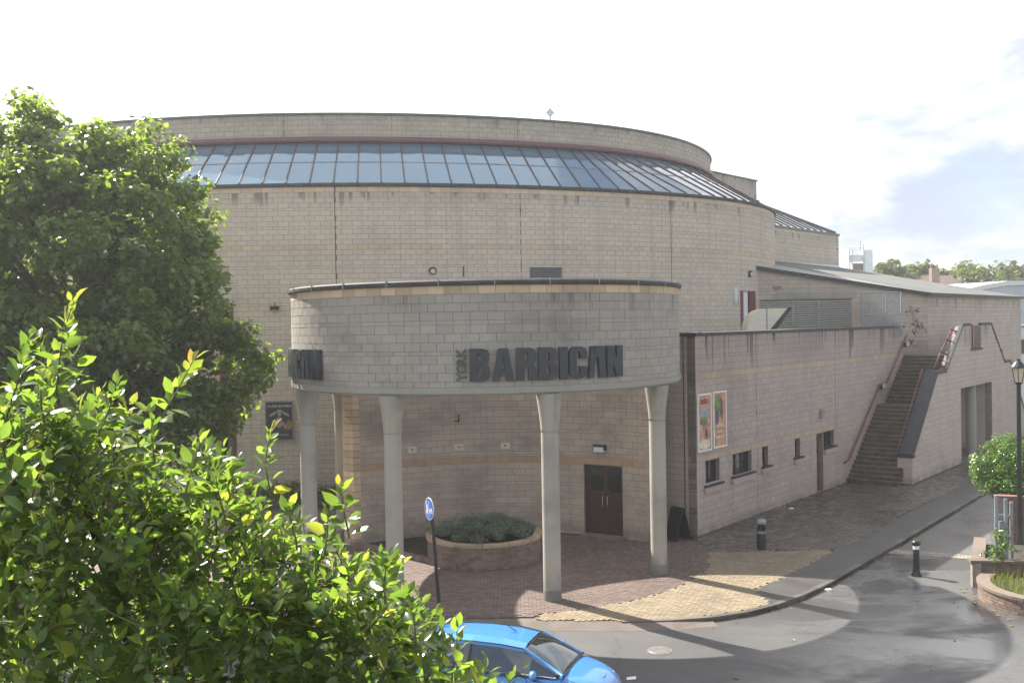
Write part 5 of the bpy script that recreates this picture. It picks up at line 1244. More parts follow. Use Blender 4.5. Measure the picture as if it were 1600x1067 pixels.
# weedy sapling in the bed
wq_ = q0+dA*.75+dB*.35
wd = thing('weed', 'bright green weed growing in the brick bed by the metal posts', 'plant', (*wq_, ROADZ+.58))
cent = np.stack([wq_[0]+RNG.normal(size=26)*.2, wq_[1]+RNG.normal(size=26)*.16, ROADZ+.62+RNG.random(26)*.85], 1)
p, n = clumps(cent, .09+RNG.random(26)*.07, 14, .8, .4); leaf_cloud('leaves', 'shrub', p, n, .07+RNG.random(len(p))*.07, wd, .6)
for k in range(5): MB().tube([(*wq_, ROADZ+.5), (wq_[0]+random.uniform(-.2, .2), wq_[1]+random.uniform(-.15, .15), ROADZ+1.35)], [.014, .006], 5).build('stem', 'twig', wd)
# galvanised posts
gq = q0+dA*.62+dB*.75
gt = thing('metal_barrier', 'galvanised steel barrier posts bolted together behind the brick bed', 'barrier', (*gq, ROADZ+.5))
for k, (o, h) in enumerate(((0, 1.95), (.11, 1.2), (.25, 1.85), (.40, 1.75))):
    c = gq+dA*o+dB*(.1*(k % 2)); MB().box((c[0], c[1], ROADZ+.5+h/2), (.085, .06, h), -.17).build('post', 'greymetal', gt)
    for z in (.5, 1.0): MB().box((c[0]-.0, c[1]-.035, ROADZ+.5+z), (.03, .02, .03), -.17).build('bolt', 'black', gt)
for z in (.75, 1.35): c = gq+dA*.2+dB*.07; MB().box((c[0], c[1]+.05, ROADZ+.5+z), (.46, .03, .07), -.17).build('rail', 'greymetal', gt)
# brick wall with shrub behind
wa = np.array(G(1557, 852, 0)); wln = Line(tuple(wa), (0.93, -0.30))
bwl = thing('brick_wall', 'red brick garden wall at the right edge below the shrub', 'wall', (*wa, 0))
rows = [(-.1+k*.075, -.1+(k+1)*.075, 'brick') for k in range(21, -1, -1)]
block_wall(bwl, wln, 0, 4.0, rows, th=.22, n_ind=300, name='brick', bl=.225, gap=.012, rec=.01, seed=84)
wl2 = Line(tuple(wa+np.array([0.51, 0.86])*5), (-0.51, -0.86))
block_wall(bwl, wl2, 0, 5, rows, th=.22, n_ind=0, name='brick', bl=.225, gap=.012, rec=.01, seed=85)
arc_strip(wln, -.03, 4.0, [(-.26, 1.55), (.03, 1.55), (.03, 1.62), (-.26, 1.62)], 1).build('coping', 'brick', bwl)
sc = np.array([wa[0]+1.35, wa[1]+1.35])
shb = thing('laurel_shrub', 'rounded sunlit evergreen shrub behind the red brick wall', 'shrub', (*sc, 0))
k = 90; d = rand_dir(k); cent = np.stack([sc[0]+d[:, 0]*1.2, sc[1]+d[:, 1]*1.25, 2.25+d[:, 2]*.95], 1); cent = np.concatenate([cent, np.stack([sc[0]+RNG.uniform(-.7, .7, 25), sc[1]+RNG.uniform(-.7, .7, 25), 2.1+RNG.uniform(-.6, .6, 25)], 1)])
p, n = clumps(cent, .22+RNG.random(len(cent))*.2, 120, .9, .45); leaf_cloud('leaves', 'shrub', p, n, .08+RNG.random(len(p))*.06, shb, .5)
for q in range(6): MB().tube([(sc[0], sc[1], 0), (sc[0]+.2*cos(q), sc[1]+.2*sin(q), 1.2), (sc[0]+.8*cos(q), sc[1]+.8*sin(q), 2.4)], [.05, .04, .015], 6).build('stem', 'bark', shb)
# ironworks in the road
def cover(px, py, r, lab):
    x, y = G(px, py, ROADZ); o = MB().lathe([(.0, .012), (r*.8, .012), (r*.82, .008), (r, .008), (r, -.02)], (x, y, ROADZ), 24, False).build('manhole_cover', plain('worn iron', (0.20, 0.19, 0.18), 0.45, .4, var=.3, nscale=14), loc=(x, y, ROADZ)); tag(o, lab, 'manhole cover')
cover(1030, 1016, .3, 'pale round cover in the sunlit road in front of the paving')
cover(1446, 893, .22, 'small round cover in the wet road just behind the bollard')
# litter and fallen leaves
rg = random.Random(3); lm = []
LP = [(1475, 905), (1452, 925), (1490, 941), (1510, 936), (1530, 951), (1545, 930), (1560, 962), (1575, 968), (1590, 960), (1492, 1000), (1350, 925), (1330, 885), (1315, 900), (1505, 925), (1522, 942), (1400, 880), (1362, 878), (1540, 968), (1580, 978), (1455, 1045), (1150, 1060), (1240, 1000), (1552, 955), (1568, 950)]
for px, py in LP:
    x, y = G(px, py, ROADZ); s = rg.uniform(.05, .09); a = rg.random()*6; m = MB()
    m.add([(x+s*cos(a), y+s*sin(a), ROADZ+.012), (x+s*.5*cos(a+1.57), y+s*.5*sin(a+1.57), ROADZ+.03), (x-s*cos(a), y-s*sin(a), ROADZ+.012), (x-s*.5*cos(a+1.57), y-s*.5*sin(a+1.57), ROADZ+.026)], [(0, 1, 2), (0, 2, 3)])
    tag(m.build('fallen_leaf', 'fallen', loc=(x, y, ROADZ)), 'small fallen leaf lying on the wet road', 'leaf', 'fallen leaves on the road')
for px, py, lab, zz in ((986, 1061, 'white scrap of paper on the road ahead of the car', ROADZ), (1236, 795, 'white scrap of paper at the foot of the low wing', 0.0), (1293, 922, 'pale crumpled litter against the curved kerb', ROADZ)):
    x, y = G(px, py, zz); m = MB(); m.add([(x-.1, y-.05, zz+.01), (x+.1, y-.04, zz+.02), (x+.11, y+.05, zz+.05), (x-.08, y+.06, zz+.03), (x, y, zz+.06)], [(0, 1, 4), (1, 2, 4), (2, 3, 4), (3, 0, 4)]); tag(m.build('litter', 'white', loc=(x, y, zz)), lab, 'litter')

gpos = []
for (a, b) in zip(KERB, KERB[1:]):
    if a[0] < 3.5: continue
    L = sqrt((b[0]-a[0])**2+(b[1]-a[1])**2); tx, ty = (b[0]-a[0])/L, (b[1]-a[1])/L
    for k in range(int(L*26)):
        f = random.random()*L; o = random.expovariate(9); gpos.append((a[0]+tx*f+ty*(o+.01), a[1]+ty*f-tx*(o+.01), ROADZ+.012))
for k in range(160):
    a = random.uniform(pi*.75, pi*1.45); r = cR+.05+random.expovariate(4); gpos.append((cc[0]+r*cos(a), cc[1]+r*sin(a), ROADZ+.012))
gpos = np.array(gpos); gn = np.tile((0, 0, 1.0), (len(gpos), 1))+RNG.normal(size=(len(gpos), 3))*.25; gn /= np.linalg.norm(gn, axis=1)[:, None]
gd = leaf_cloud('gutter_debris', 'fallen', gpos, gn, .015+RNG.random(len(gpos))**3*.07, None, .6); tag(gd, 'leaf scraps and grit gathered along the kerb and beds', 'debris')

# ================================================================== CAR
car = thing('parked_car', 'sky blue five-door hatchback on the road below the leaves', 'car', (0, 18.75, ROADZ))
CA = radians(-20.0); cxo, cyo = 0.0-1.98*cos(CA), 19.15-1.98*sin(CA)
def cw(x, y, z): return (cxo+x*cos(CA)-y*sin(CA), cyo+x*sin(CA)+y*cos(CA), ROADZ+z)
ST = [(-.02, .62, .66), (.04, .92, .74), (.2, 1.0, .80), (.7, .97, .845), (1.3, .94, .86), (2.0, .925, .86), (2.6, .93, .855), (2.95, .955, .84), (3.2, .93, .82), (3.5, .86, .78), (3.75, .77, .70), (3.9, .66, .60), (3.97, .52, .50)]
body = MB(); rows_ = []
for x, zt_, hw_ in ST:
    half = [(0, zt_+.03), (hw_*.5, zt_+.02), (hw_*.82, zt_-.015), (hw_*.96, zt_-.07), (hw_, zt_-.2), (hw_*.985, .48), (hw_*.96, .26), (hw_*.8, .2)]
    half = [(a, min(b, zt_+.03)) for a, b in half]
    sec = [(-a, b) for a, b in half[::-1]]+half[1:]
    rows_.append([cw(x, a, b) for a, b in sec])
n = len(rows_[0])
body.add([p for r_ in rows_ for p in r_], [(i*n+j, i*n+j+1, (i+1)*n+j+1, (i+1)*n+j) for i in range(len(rows_)-1) for j in range(n-1)]+[tuple(range(n)), tuple(range(len(rows_)*n-1, (len(rows_)-1)*n-1, -1))], True)
bo = body.build('body', 'paint', car)
ms = bo.modifiers.new('sub', 'SUBSURF'); ms.levels = 2; ms.render_levels = 2
CG = [(3.1, [(0, .985), (.42, .98), (.66, .955), (.76, .93)]), (2.32, [(0, 1.405), (.34, 1.395), (.545, 1.345), (.815, .93)]), (1.85, [(0, 1.465), (.36, 1.455), (.575, 1.40), (.835, .93)]),
      (1.25, [(0, 1.48), (.36, 1.47), (.58, 1.41), (.84, .945)]), (.65, [(0, 1.45), (.35, 1.44), (.565, 1.38), (.82, .985)]), (.2, [(0, 1.37), (.33, 1.36), (.52, 1.29), (.76, 1.03)]), (-.0, [(0, 1.02), (.36, 1.01), (.58, 1.0), (.72, .98)])]
def gp(i, j, s, o=0.0):
    x, h = CG[i]; a, b = h[j]; return cw(x, s*(a+o), b+o*.6)
roof = MB()
for i in range(1, 5):
    for s in (-1, 1):
        for j in (0, 1):
            roof.add([gp(i, j, s), gp(i, j+1, s), gp(i+1, j+1, s), gp(i+1, j, s)], [(0, 1, 2, 3) if s < 0 else (3, 2, 1, 0)], True)
        roof.add([gp(i, 2, s), (*[gp(i, 2, s)[q]+(gp(i, 3, s)[q]-gp(i, 2, s)[q])*.1 for q in range(3)],), (*[gp(i+1, 2, s)[q]+(gp(i+1, 3, s)[q]-gp(i+1, 2, s)[q])*.1 for q in range(3)],), gp(i+1, 2, s)], [(0, 1, 2, 3)], True)
ro = roof.build('roof', 'paint', car)
def lerp3(a, b, f): return tuple(a[q]+(b[q]-a[q])*f for q in range(3))
def shell(poly, mat, name, th=0.012):
    a, b, c = (np.array(poly[k]) for k in (0, 1, 2)); nn = np.cross(b-a, c-a); nn = nn/(np.linalg.norm(nn)+1e-9)
    ctr = np.array(cw(1.6, 0, .9));
    if np.dot(nn, a-ctr) < 0: nn = -nn
    k = len(poly); m = MB(); m.add([tuple(np.array(p)) for p in poly]+[tuple(np.array(p)-nn*th) for p in poly], [tuple(range(k)), tuple(range(2*k-1, k-1, -1))]+[(i, (i+1) % k, k+(i+1) % k, k+i) for i in range(k)])
    return m.build(name, mat, car)
ws = MB(); r0_ = [gp(0, 2, -1), gp(0, 1, -1), gp(0, 0, 1), gp(0, 1, 1), gp(0, 2, 1)]; r1_ = [gp(1, 2, -1), gp(1, 1, -1), gp(1, 0, 1), gp(1, 1, 1), gp(1, 2, 1)]
rows2 = [[tuple(np.array(p)*(1-f)+np.array(q)*f+np.array((0, 0, .035*sin(pi*f)))) for p, q in zip(r0_, r1_)] for f in (0, .25, .5, .75, 1)]
ws.add([p for r in rows2 for p in r], [(i*5+j, i*5+j+1, i*5+j+6, i*5+j+5) for i in range(4) for j in range(4)], True); wo2 = ws.build('windscreen', 'carglass', car)
ms2 = wo2.modifiers.new('sub', 'SUBSURF'); ms2.levels = 1; ms2.render_levels = 2; ms3 = wo2.modifiers.new('thick', 'SOLIDIFY'); ms3.thickness = .006
shell([gp(6, 2, -1), gp(6, 0, 1), gp(6, 2, 1), gp(5, 2, 1), gp(5, 0, 1), gp(5, 2, -1)], 'carglass', 'rear_window')
dash = MB(); dash.prism([cw(2.95, -.62, 0)[:2], cw(2.95, .62, 0)[:2], cw(2.1, .72, 0)[:2], cw(2.1, -.72, 0)[:2]], ROADZ+.6, ROADZ+.93); dash.build('dashboard', 'black', car)
for s in (-1, 1):
    b_ = lambda i: lerp3(gp(i, 2, s), gp(i, 3, s), .1)
    l_ = lambda i: lerp3(gp(i, 2, s), gp(i, 3, s), .95)
    shell([l_(1), b_(1), lerp3(gp(0, 2, s), gp(0, 3, s), .2), lerp3(gp(0, 3, s), gp(1, 3, s), .15)], 'carglass', 'quarter_window')
    for (i0, i1) in ((1, 3), (3, 5)):
        P = [b_(i) for i in range(i0, i1+1)]+[l_(i) for i in range(i1, i0-1, -1)]; shell(P, 'carglass', 'side_window')
    m = MB(); m.tube([lerp3(gp(3, 2, s), gp(3, 3, s), .1), gp(3, 3, s)], .035, 6); m.build('pillar', 'black', car)
    m = MB(); m.tube([gp(1, 2, s), lerp3(gp(1, 2, s), gp(0, 2, s), .5), gp(0, 2, s), lerp3(gp(0, 2, s), gp(0, 3, s), 1)], [.035, .038, .042, .03], 8); m.build('windscreen_pillar', 'paint', car)
    m = MB(); m.tube([gp(5, 2, s), gp(6, 2, s)], .06, 8); m.build('rear_pillar', 'paint', car)
    # mirror
    c = cw(2.62, s*.95, 1.0); m = MB(); m.lathe([(0, -.11), (.07, -.09), (.10, -.02), (.10, .03), (.07, .09), (0, .11)], (0, 0, 0), 14)
    m.v = [(c[0]+x*.75, c[1]+z*1.1, c[2]+y*.9) for x, y, z in m.v]; mo = m.build('mirror', 'paint', car)
    m = MB(); m.tube([cw(2.62, s*.80, .92), cw(2.64, s*.93, .93)], [.04, .05], 8); m.build('mirror_arm', 'black', mo)
    # door handle
    for xx in (1.05, 2.0):
        pass
    hx_ = cw(1.32, s*.862, .80); MB().box(hx_, (.2, .03, .035), CA).build('door_handle', 'paint', car)
    # headlight
    P = [cw(3.42, s*.70, .80), cw(3.80, s*.50, .73), cw(3.86, s*.58, .62), cw(3.55, s*.76, .68)]; shell(P, glass('headlight', (.35, .36, .36), .3), 'headlight', .05)
    for xx in (.68, 3.18):
        c = cw(xx, s*.80, .30); m = MB(); m.tube([cw(xx, s*.68, .30), cw(xx, s*.87, .30)], .30, 24); wo_ = m.build('wheel', 'black', car)
        m = MB(); m.tube([cw(xx, s*.865, .30), cw(xx, s*.88, .30)], .2, 20); m.build('rim', 'steel', wo_)
    m = MB(); m.tube([cw(3.05, -.5 if s < 0 else .1, 1.0), cw(2.93 if s < 0 else 2.95, .05 if s < 0 else .6, 1.015)], .012, 5); m.build('wiper', 'black', car)
def seam(pts, nm='panel_gap'): MB().tube([cw(*p) for p in pts], .006, 4, False, False).build(nm, 'black', car)
for s in (-1, 1):
    for xx in (1.2, 2.45): seam([(xx, s*.868, .93), (xx+.02, s*.874, .72), (xx, s*.862, .45), (xx-.05, s*.845, .3)])
    seam([(.35, s*.80, .93), (.55, s*.868, .70), (.95, s*.862, .45)])
    seam([(2.98, s*.70, .965), (3.3, s*.74, .895), (3.62, s*.66, .80)]); seam([(1.0, s*.865, .62), (2.6, s*.868, .60)], 'swage_line')
    MB().tube([gp(1, 3, s, .012), gp(2, 3, s, .012), gp(3, 3, s, .012), gp(4, 3, s, .012)], .012, 5).build('window_trim', 'black', car)
    MB().tube([gp(1, 2, s, .01), gp(2, 2, s, .01), gp(3, 2, s, .01), gp(4, 2, s, .01), gp(5, 2, s, .01)], .011, 5).build('roof_gutter', 'black', car)
seam([(3.62, -.66, .80), (3.75, 0, .79), (3.62, .66, .80)])
m = MB(); m.tube([cw(1.95, 0.05, 1.47), cw(1.72, .05, 1.60)], [.012, .006], 5); m.build('aerial', 'black', car)
m = MB(); m.prism([cw(3.0, -.74, 0)[:2], cw(3.0, .74, 0)[:2], cw(3.14, .70, 0)[:2], cw(3.14, -.70, 0)[:2]], ROADZ+.955, ROADZ+.975); m.build('cowl', 'black', car)
for x in (1.1, 2.0):
    for s in (-1, 1):
        P = cw(x, s*.40, 0); MB().box(cw(x, s*.38, .78), (.16, .46, .7), CA).build('seat', 'black', car)

# ================================================================== BACKGROUND beyond the annex
def bgp(px, d): return (px-CX)/FPX*d
def zz(py, px, d): return CAMP[2]+(508-.0175*(px-800)-py)*d/FPX
d = 125.0
tw = thing('white_tower', 'pale grey service tower with open frame beyond the metal roof', 'tower', (bgp(1345, d), d, 0))
x0, x1, x2 = bgp(1328, d), bgp(1352, d), bgp(1364, d); zt_ = zz(391, 1345, d)
MB().box(((x1+x2)/2, d+.9, zt_/2), (x2-x1, 2.4, zt_)).build('shaft', 'tank', tw)
for px in (1328, 1333, 1351):
    x = bgp(px, d); MB().box((x, d, zt_/2-.1), (.16, .16, zt_+.3)).build('post', 'tank', tw)
za, zb = zz(409, 1340, d), zz(398, 1340, d)
MB().box(((x0+x1)/2, d+.3, (za+zb)/2), (x1-x0, .5, zb-za)).build('deck_panel', 'tank', tw)
for k in range(4): MB().box(((x0+x1)/2, d, zb+.2+k*.2), (x1-x0, .05, .05)).build('rail', 'greymetal', tw)
MB().box(((x0+x1)/2+.2, d+.4, za-.9), (x1-x0-.6, .5, 1.4)).build('dark_unit', 'brick_dull', tw)
for px, h in ((1346, 1.2), (1351, .7)): MB().tube([(bgp(px, d), d, zt_), (bgp(px, d), d, zt_+h)], .05, 5).build('antenna', 'greymetal', tw)
d = 110.0
sh = thing('grey_shed', 'large pale grey metal shed with curved roof at the right', 'building', (bgp(1590, d), d, 0))
xa, xb, xc = bgp(1478, d), bgp(1575, d), bgp(1700, d); pr_ = []
zc0, zc1 = zz(452, 1478, d), zz(439, 1575, d)
roofp = [(xa, zc0-.6), (xa+2, zc0-.1), (xa+4.5, zc0+.45), (xb, zc1), (xc, zc1)]
m = MB(); k = len(roofp); m.add([(x, d, z) for x, z in roofp]+[(x, d+30, z+.4) for x, z in roofp]+[(x, d, z-.5) for x, z in roofp], [(i, i+1, k+i+1, k+i) for i in range(k-1)]+[(2*k+i, 2*k+i+1, i+1, i) for i in range(k-1)]); m.build('roof', plain('pale shed roof', (.55, .58, .62), .5), sh)
m = MB(); m.add([(x, d+.2, 0) for x, z in roofp]+[(x, d+.2, z-.45) for x, z in roofp], [(i, i+1, k+i+1, k+i) for i in range(k-1)]); m.build('wall', plain('blue grey cladding', (.36, .41, .47), .6, var=.05, nscale=.5), sh)
d2 = 78.0
lb_ = thing('blue_shed', 'small pale blue building seen past the end of the annex', 'building', (bgp(1605, d2), d2, 0))
zA = zz(512, 1590, d2); MB().box((bgp(1625, d2), d2+3, zA/2), (3.6, 6, zA)).build('wall', 'tank', lb_)
MB().box((bgp(1625, d2), d2+3, zA+.1), (3.9, 6.3, .2)).build('roof', 'greymetal', lb_)
MB().box((bgp(1600, d2), d2-.05, zA-1.5), (1.6, .1, 1.1)).build('window', 'glass', lb_)
for (px, top, dd, lab, wdt) in ((1468, 418, 140, 'red brick house roof and chimney between the far trees', 1.1), (1570, 424, 150, 'brick house with pale chimney pot beyond the shed', 1.5)):
    x = bgp(px, dd); zt_ = zz(top, px, dd); hs_ = thing('brick_house', lab, 'house', (x, dd, 0))
    MB().box((x+3, dd+4, (zt_-3)/2), (9, 7, zt_-3)).build('wall', 'brick', hs_)
    m = MB(); m.add([(x-1.8, dd+.3, zt_-3), (x+7.8, dd+.3, zt_-3), (x+7.8, dd+7.7, zt_-3), (x-1.8, dd+7.7, zt_-3), (x-1.8, dd+4, zt_-1), (x+7.8, dd+4, zt_-1)], [(0, 1, 5, 4), (2, 3, 4, 5), (0, 4, 3), (1, 2, 5)]); rf_ = m.build('roof', plain('dark roof tile', (.13, .09, .075), .8, var=.2), hs_)
    MB().box((x, dd+1.5, zt_-1.6), (wdt, 1, 3.2)).build('chimney', 'brick_dull', rf_)
    for q in (-.4, .4): MB().lathe([(.16, 0), (.13, .5)], (x+q, dd+1.5, zt_), 8).build('chimney_pot', 'copestone' if px > 1500 else 'brick_dull', rf_)

def tree(name, label, base, height, crown_r, crown_z, mat, nclump, per, lsize, group=None, trunk_r=.35, lobes=None, seed=1, flat=.85, csize=(.9, .6), open_=0.0, cat='tree'):
    rg = np.random.default_rng(seed); t = thing(name, label, cat, (*base, 0), group)
    lob = lobes or [(base[0], base[1], crown_z, crown_r, crown_r, height-crown_z)]
    w = np.array([l[3]*l[4]*l[5] for l in lob])**(2/3); w /= w.sum()
    which = rg.choice(len(lob), nclump, p=w); L = np.array(lob)[which]
    dd = rand_dir(nclump, rg); rr = .55+.45*rg.random(nclump)**.5
    cent = L[:, :3]+dd*L[:, 3:]*rr[:, None]
    rad = csize[0]*(.6+.8*rg.random(nclump))*csize[1]/.6
    p, n = clumps(cent, rad, per, flat, .45, rg); leaf_cloud('crown', mat, p, n, lsize*(.7+.6*rg.random(len(p))), t, .75, rg=rg)
    MB().tube([(base[0], base[1], -.15), (base[0]+.05, base[1], crown_z*.35), (base[0]-.1, base[1]+.1, crown_z*.8), (base[0], base[1], crown_z+(height-crown_z)*.5)], [trunk_r*1.25, trunk_r, trunk_r*.8, trunk_r*.25], 10).build('trunk', 'bark', t)
    idx = rg.choice(nclump, min(nclump, 26), replace=False)
    for i in idx:
        c = cent[i]; s_ = np.array([base[0], base[1], crown_z*(.45+.5*rg.random())]); mid = (s_+c)/2+np.array([0, 0, .5])*rg.random()
        MB().tube([tuple(s_), tuple(mid), tuple(c)], [trunk_r*.35, trunk_r*.2, trunk_r*.06], 6).build('limb', 'bark', t)
    return t
far = [(1386, 412, 3.2, 140, 'round-headed green tree just right of the pale tower'), (1418, 424, 3.0, 146, 'low dark tree right of the round-headed one beyond the roof'), (1452, 413, 3.4, 150, 'bushy green tree left of the brick chimney'),
       (1484, 426, 2.6, 152, 'small tree right of the brick chimney'), (1538, 409, 6.2, 145, 'broad pointed yellow-green tree behind the grey shed'), (1596, 418, 4.5, 150, 'dark green tree behind the shed at the right edge')]
for i, (px, top, r_, dd, lab) in enumerate(far):
    h = zz(top, px, dd); x = bgp(px, dd); lo = [(x, dd, h-r_*1.0, r_, r_, r_), (x-r_*.5, dd, h-r_*1.9, r_, r_, r_*.9), (x+r_*.6, dd, h-r_*2.0, r_*.9, r_, r_*.9)]
    tree('far_tree', lab, (x, dd), h, r_, h-r_*1.6, 'leaf_far', 130, 90, .85, 'trees beyond the roofs', .4, lo, 100+i, csize=(r_*.32, .6))

# ================================================================== SYCAMORE left of the canopy
bx_, by_ = -13.2, 32.6
lobes = [(-14.2, 32.6, 10.0, 3.9, 4.0, 3.7), (-11.4, 32.2, 8.3, 2.0, 3.0, 2.0), (-11.9, 32.4, 10.8, 2.0, 2.6, 2.2), (-9.75, 32.0, 5.9, 1.75, 2.4, 1.7), (-12.9, 31.0, 6.0, 3.6, 3.2, 2.8), (-17.0, 33, 9.8, 4.0, 4.2, 4.2), (-16.8, 32.5, 6, 3.6, 3.5, 3.0),
         (-12.0, 32.5, 12.9, 1.0, 1.4, 1.2), (-13.6, 32.8, 13.1, 1.1, 1.4, 1.2), (-16.2, 33, 13.6, 1.5, 1.6, 1.6), (-10.9, 31.5, 4.3, 2.1, 2.0, 1.5), (-9.2, 31.6, 4.9, .9, 1.4, 1.0), (-10.6, 32, 9.2, .9, 1.6, .8)]
lobes += [(-12.6, 30.6, 5.6, 2.8, 1.8, 2.8), (-14.5, 30.6, 7.5, 2.6, 1.8, 2.6), (-19.0, 32, 12.5, 2.6, 3, 2.2), (-20.5, 32, 9, 3.2, 3.5, 4), (-15.2, 32, 12.3, 1.8, 2.2, 1.8), (-18, 31, 4.5, 3.5, 2.5, 2)]
K_ = .92; lobes = [(l[0]*K_, l[1]*K_, (l[2]-7.4)*K_+7.4, l[3]*K_, l[4]*K_, l[5]*K_) for l in lobes]; bx_ *= K_; by_ *= K_
tree('sycamore_tree', 'large dense dark green tree left of the canopy in front of the hall', (bx_, by_), 14.5, 6, 7.5, 'leaf_mid', 900, 120, .205, None, .42, lobes, 5, csize=(.46, .75))
# dark hedge strip at the foot of the hall by the tree
hd = thing('hedge', 'low dark hedge at the foot of the hall behind the tree', 'hedge', (-11, 40.6, 0))
k = 150; cent = np.stack([-16+RNG.random(k)*9.4, 40.3+RNG.random(k)*.7, .2+RNG.random(k)*.75], 1)
p, n = clumps(cent, .2+RNG.random(k)*.15, 60, .9, .3); leaf_cloud('leaves', 'leaf_mid', p, n, .09+RNG.random(len(p))*.05, hd, .6)
for q in range(8): MB().tube([(-15.5+q*1.2, 40.7, -.03), (-15.5+q*1.2, 40.7, .7)], .03, 5).build('stem', 'bark', hd)

# ================================================================== NEAR TREE (walnut) at lower left
nb_ = (-2.3, 6.4)
nt_ = thing('walnut_tree', 'bright backlit young tree with long leaflets filling the lower left foreground', 'tree', (*nb_, 0))
XS = [-4.6, -3.5, -2.95, -2.55, -2.2, -1.95, -1.6, -1.3, -.95, -.65, -.4, -.15, .05, .3]
ZS = [6.5, 7.05, 7.12, 7.12, 6.85, 6.68, 6.38, 6.2, 5.98, 5.62, 5.4, 5.2, 4.9, 4.3]
def ztop(x, y): return np.interp(x, XS, ZS)-.06+.17*np.sin(4.1*x+1.3*y)*np.sin(2.3*x+.7)+.10*np.sin(9.3*x+5.1*y)-.42*((y-6.0)/1.15)**2
TPL = np.array([(0, 0, 0), (.28, -.40, .05), (.28, 0, -.03), (.28, .40, .05), (.64, -.36, .02), (.64, 0, -.06), (.64, .36, .02), (1, 0, -.16)])
TF = [(0, 1, 2), (0, 2, 3), (1, 4, 5, 2), (2, 5, 6, 3), (4, 7, 5), (5, 7, 6)]
TPL[:, 1] *= .62
rgn = np.random.default_rng(77); LPOS, LMAT, LYNG = [], [], []; TW_ = MB()
def frame(d, up):
    d = d/np.linalg.norm(d); s_ = np.cross(up, d); ls = np.linalg.norm(s_)
    if ls < 1e-3: s_ = np.cross((1, 0, 0), d); ls = np.linalg.norm(s_)
    s_ /= ls; return np.stack([d, s_, np.cross(d, s_)], 1)
def shoot(base, d, length, nleaf, lsz, young=0.0, droop=.25, r=.006):
    """a twig with alternate leaves; returns its tip"""
    d = d/np.linalg.norm(d); pts = [base]; p = base.copy(); dd = d.copy()
    for k in range(4):
        dd = dd+rgn.normal(size=3)*.10; dd /= np.linalg.norm(dd); p = p+dd*length/4; pts.append(p.copy())
    TW_.tube([tuple(q) for q in pts], [r, r*.85, r*.7, r*.55, r*.35], 4, False)
    ph = rgn.random()*6
    for k in range(nleaf):
        f = (k+1)/nleaf; i = min(int(f*4), 3); q = pts[i]+(pts[i+1]-pts[i])*(f*4-i)
        ph += 2.4; ax = pts[i+1]-pts[i]; ax /= np.linalg.norm(ax); fr = frame(ax, np.array([0, .1, 1.0]))
        out = fr[:, 1]*cos(ph)+fr[:, 2]*sin(ph); ld = out*(1.0-.45*f)+ax*(.35+.7*f)+rgn.normal(size=3)*.22+np.array([0, 0, -droop*(1-f)])
        up = np.array([0, 0, 1.0])+rgn.normal(size=3)*.55; F = frame(ld, up); sz = lsz*(.72+.5*rgn.random())*(1-.42*f*f)
        LPOS.append(q+ld/np.linalg.norm(ld)*.02); LMAT.append(F*sz); LYNG.append(young*f+rgn.random()*.12 > .62)
    return p
# inner limbs
fork = np.array([-2.3, 6.5, 4.3]); tips = []
MB().tube([(nb_[0], nb_[1], -.15), (nb_[0]-.05, nb_[1]+.05, 2.2), tuple(fork)], [.15, .12, .10], 10).build('trunk', 'bark', nt_)
for (x, y) in ((-3.6, 6.2), (-2.75, 5.9), (-2.05, 6.0), (-1.45, 5.9), (-.8, 5.9), (-.35, 5.95), (-2.4, 6.9), (-1.2, 6.7), (-3.1, 6.9)):
    e = np.array([x, y, float(ztop(x, y))-.15]); mid = fork*.45+e*.55+np.array([0, 0, -.15 if x > -1.5 else .05]); MB().tube([tuple(fork), tuple(fork*.75+mid*.25), tuple(mid), tuple(mid*.4+e*.6), tuple(e)], [.055, .045, .03, .018, .008], 7).build('limb', 'bark', nt_); tips.append((mid, e))
for k in range(2450):
    x = rgn.uniform(-4.4, .12); y = 5.9+rgn.normal()*.58; y = min(max(y, 4.75), 7.5)
    dep = rgn.exponential(.55)-.02 if k % 3 < 2 else rgn.uniform(.35, 2.2); z = float(ztop(x, y))-dep-.12
    if z < 4.2: continue
    gx = (float(ztop(x+.1, y))-float(ztop(x-.1, y)))/.2; gy = (float(ztop(x, y+.1))-float(ztop(x, y-.1)))/.2
    nrm = np.array([-gx, -gy, 1.0]); nrm /= np.linalg.norm(nrm)
    d = nrm*.7+np.array([0, 0, .5])+rgn.normal(size=3)*.55; L_ = rgn.uniform(.16, .34)
    b = np.array([x, y, z])-d/np.linalg.norm(d)*L_*.6
    shoot(b, d, L_, int(rgn.integers(7, 12)), rgn.uniform(.085, .145), .3 if dep < .1 else 0)
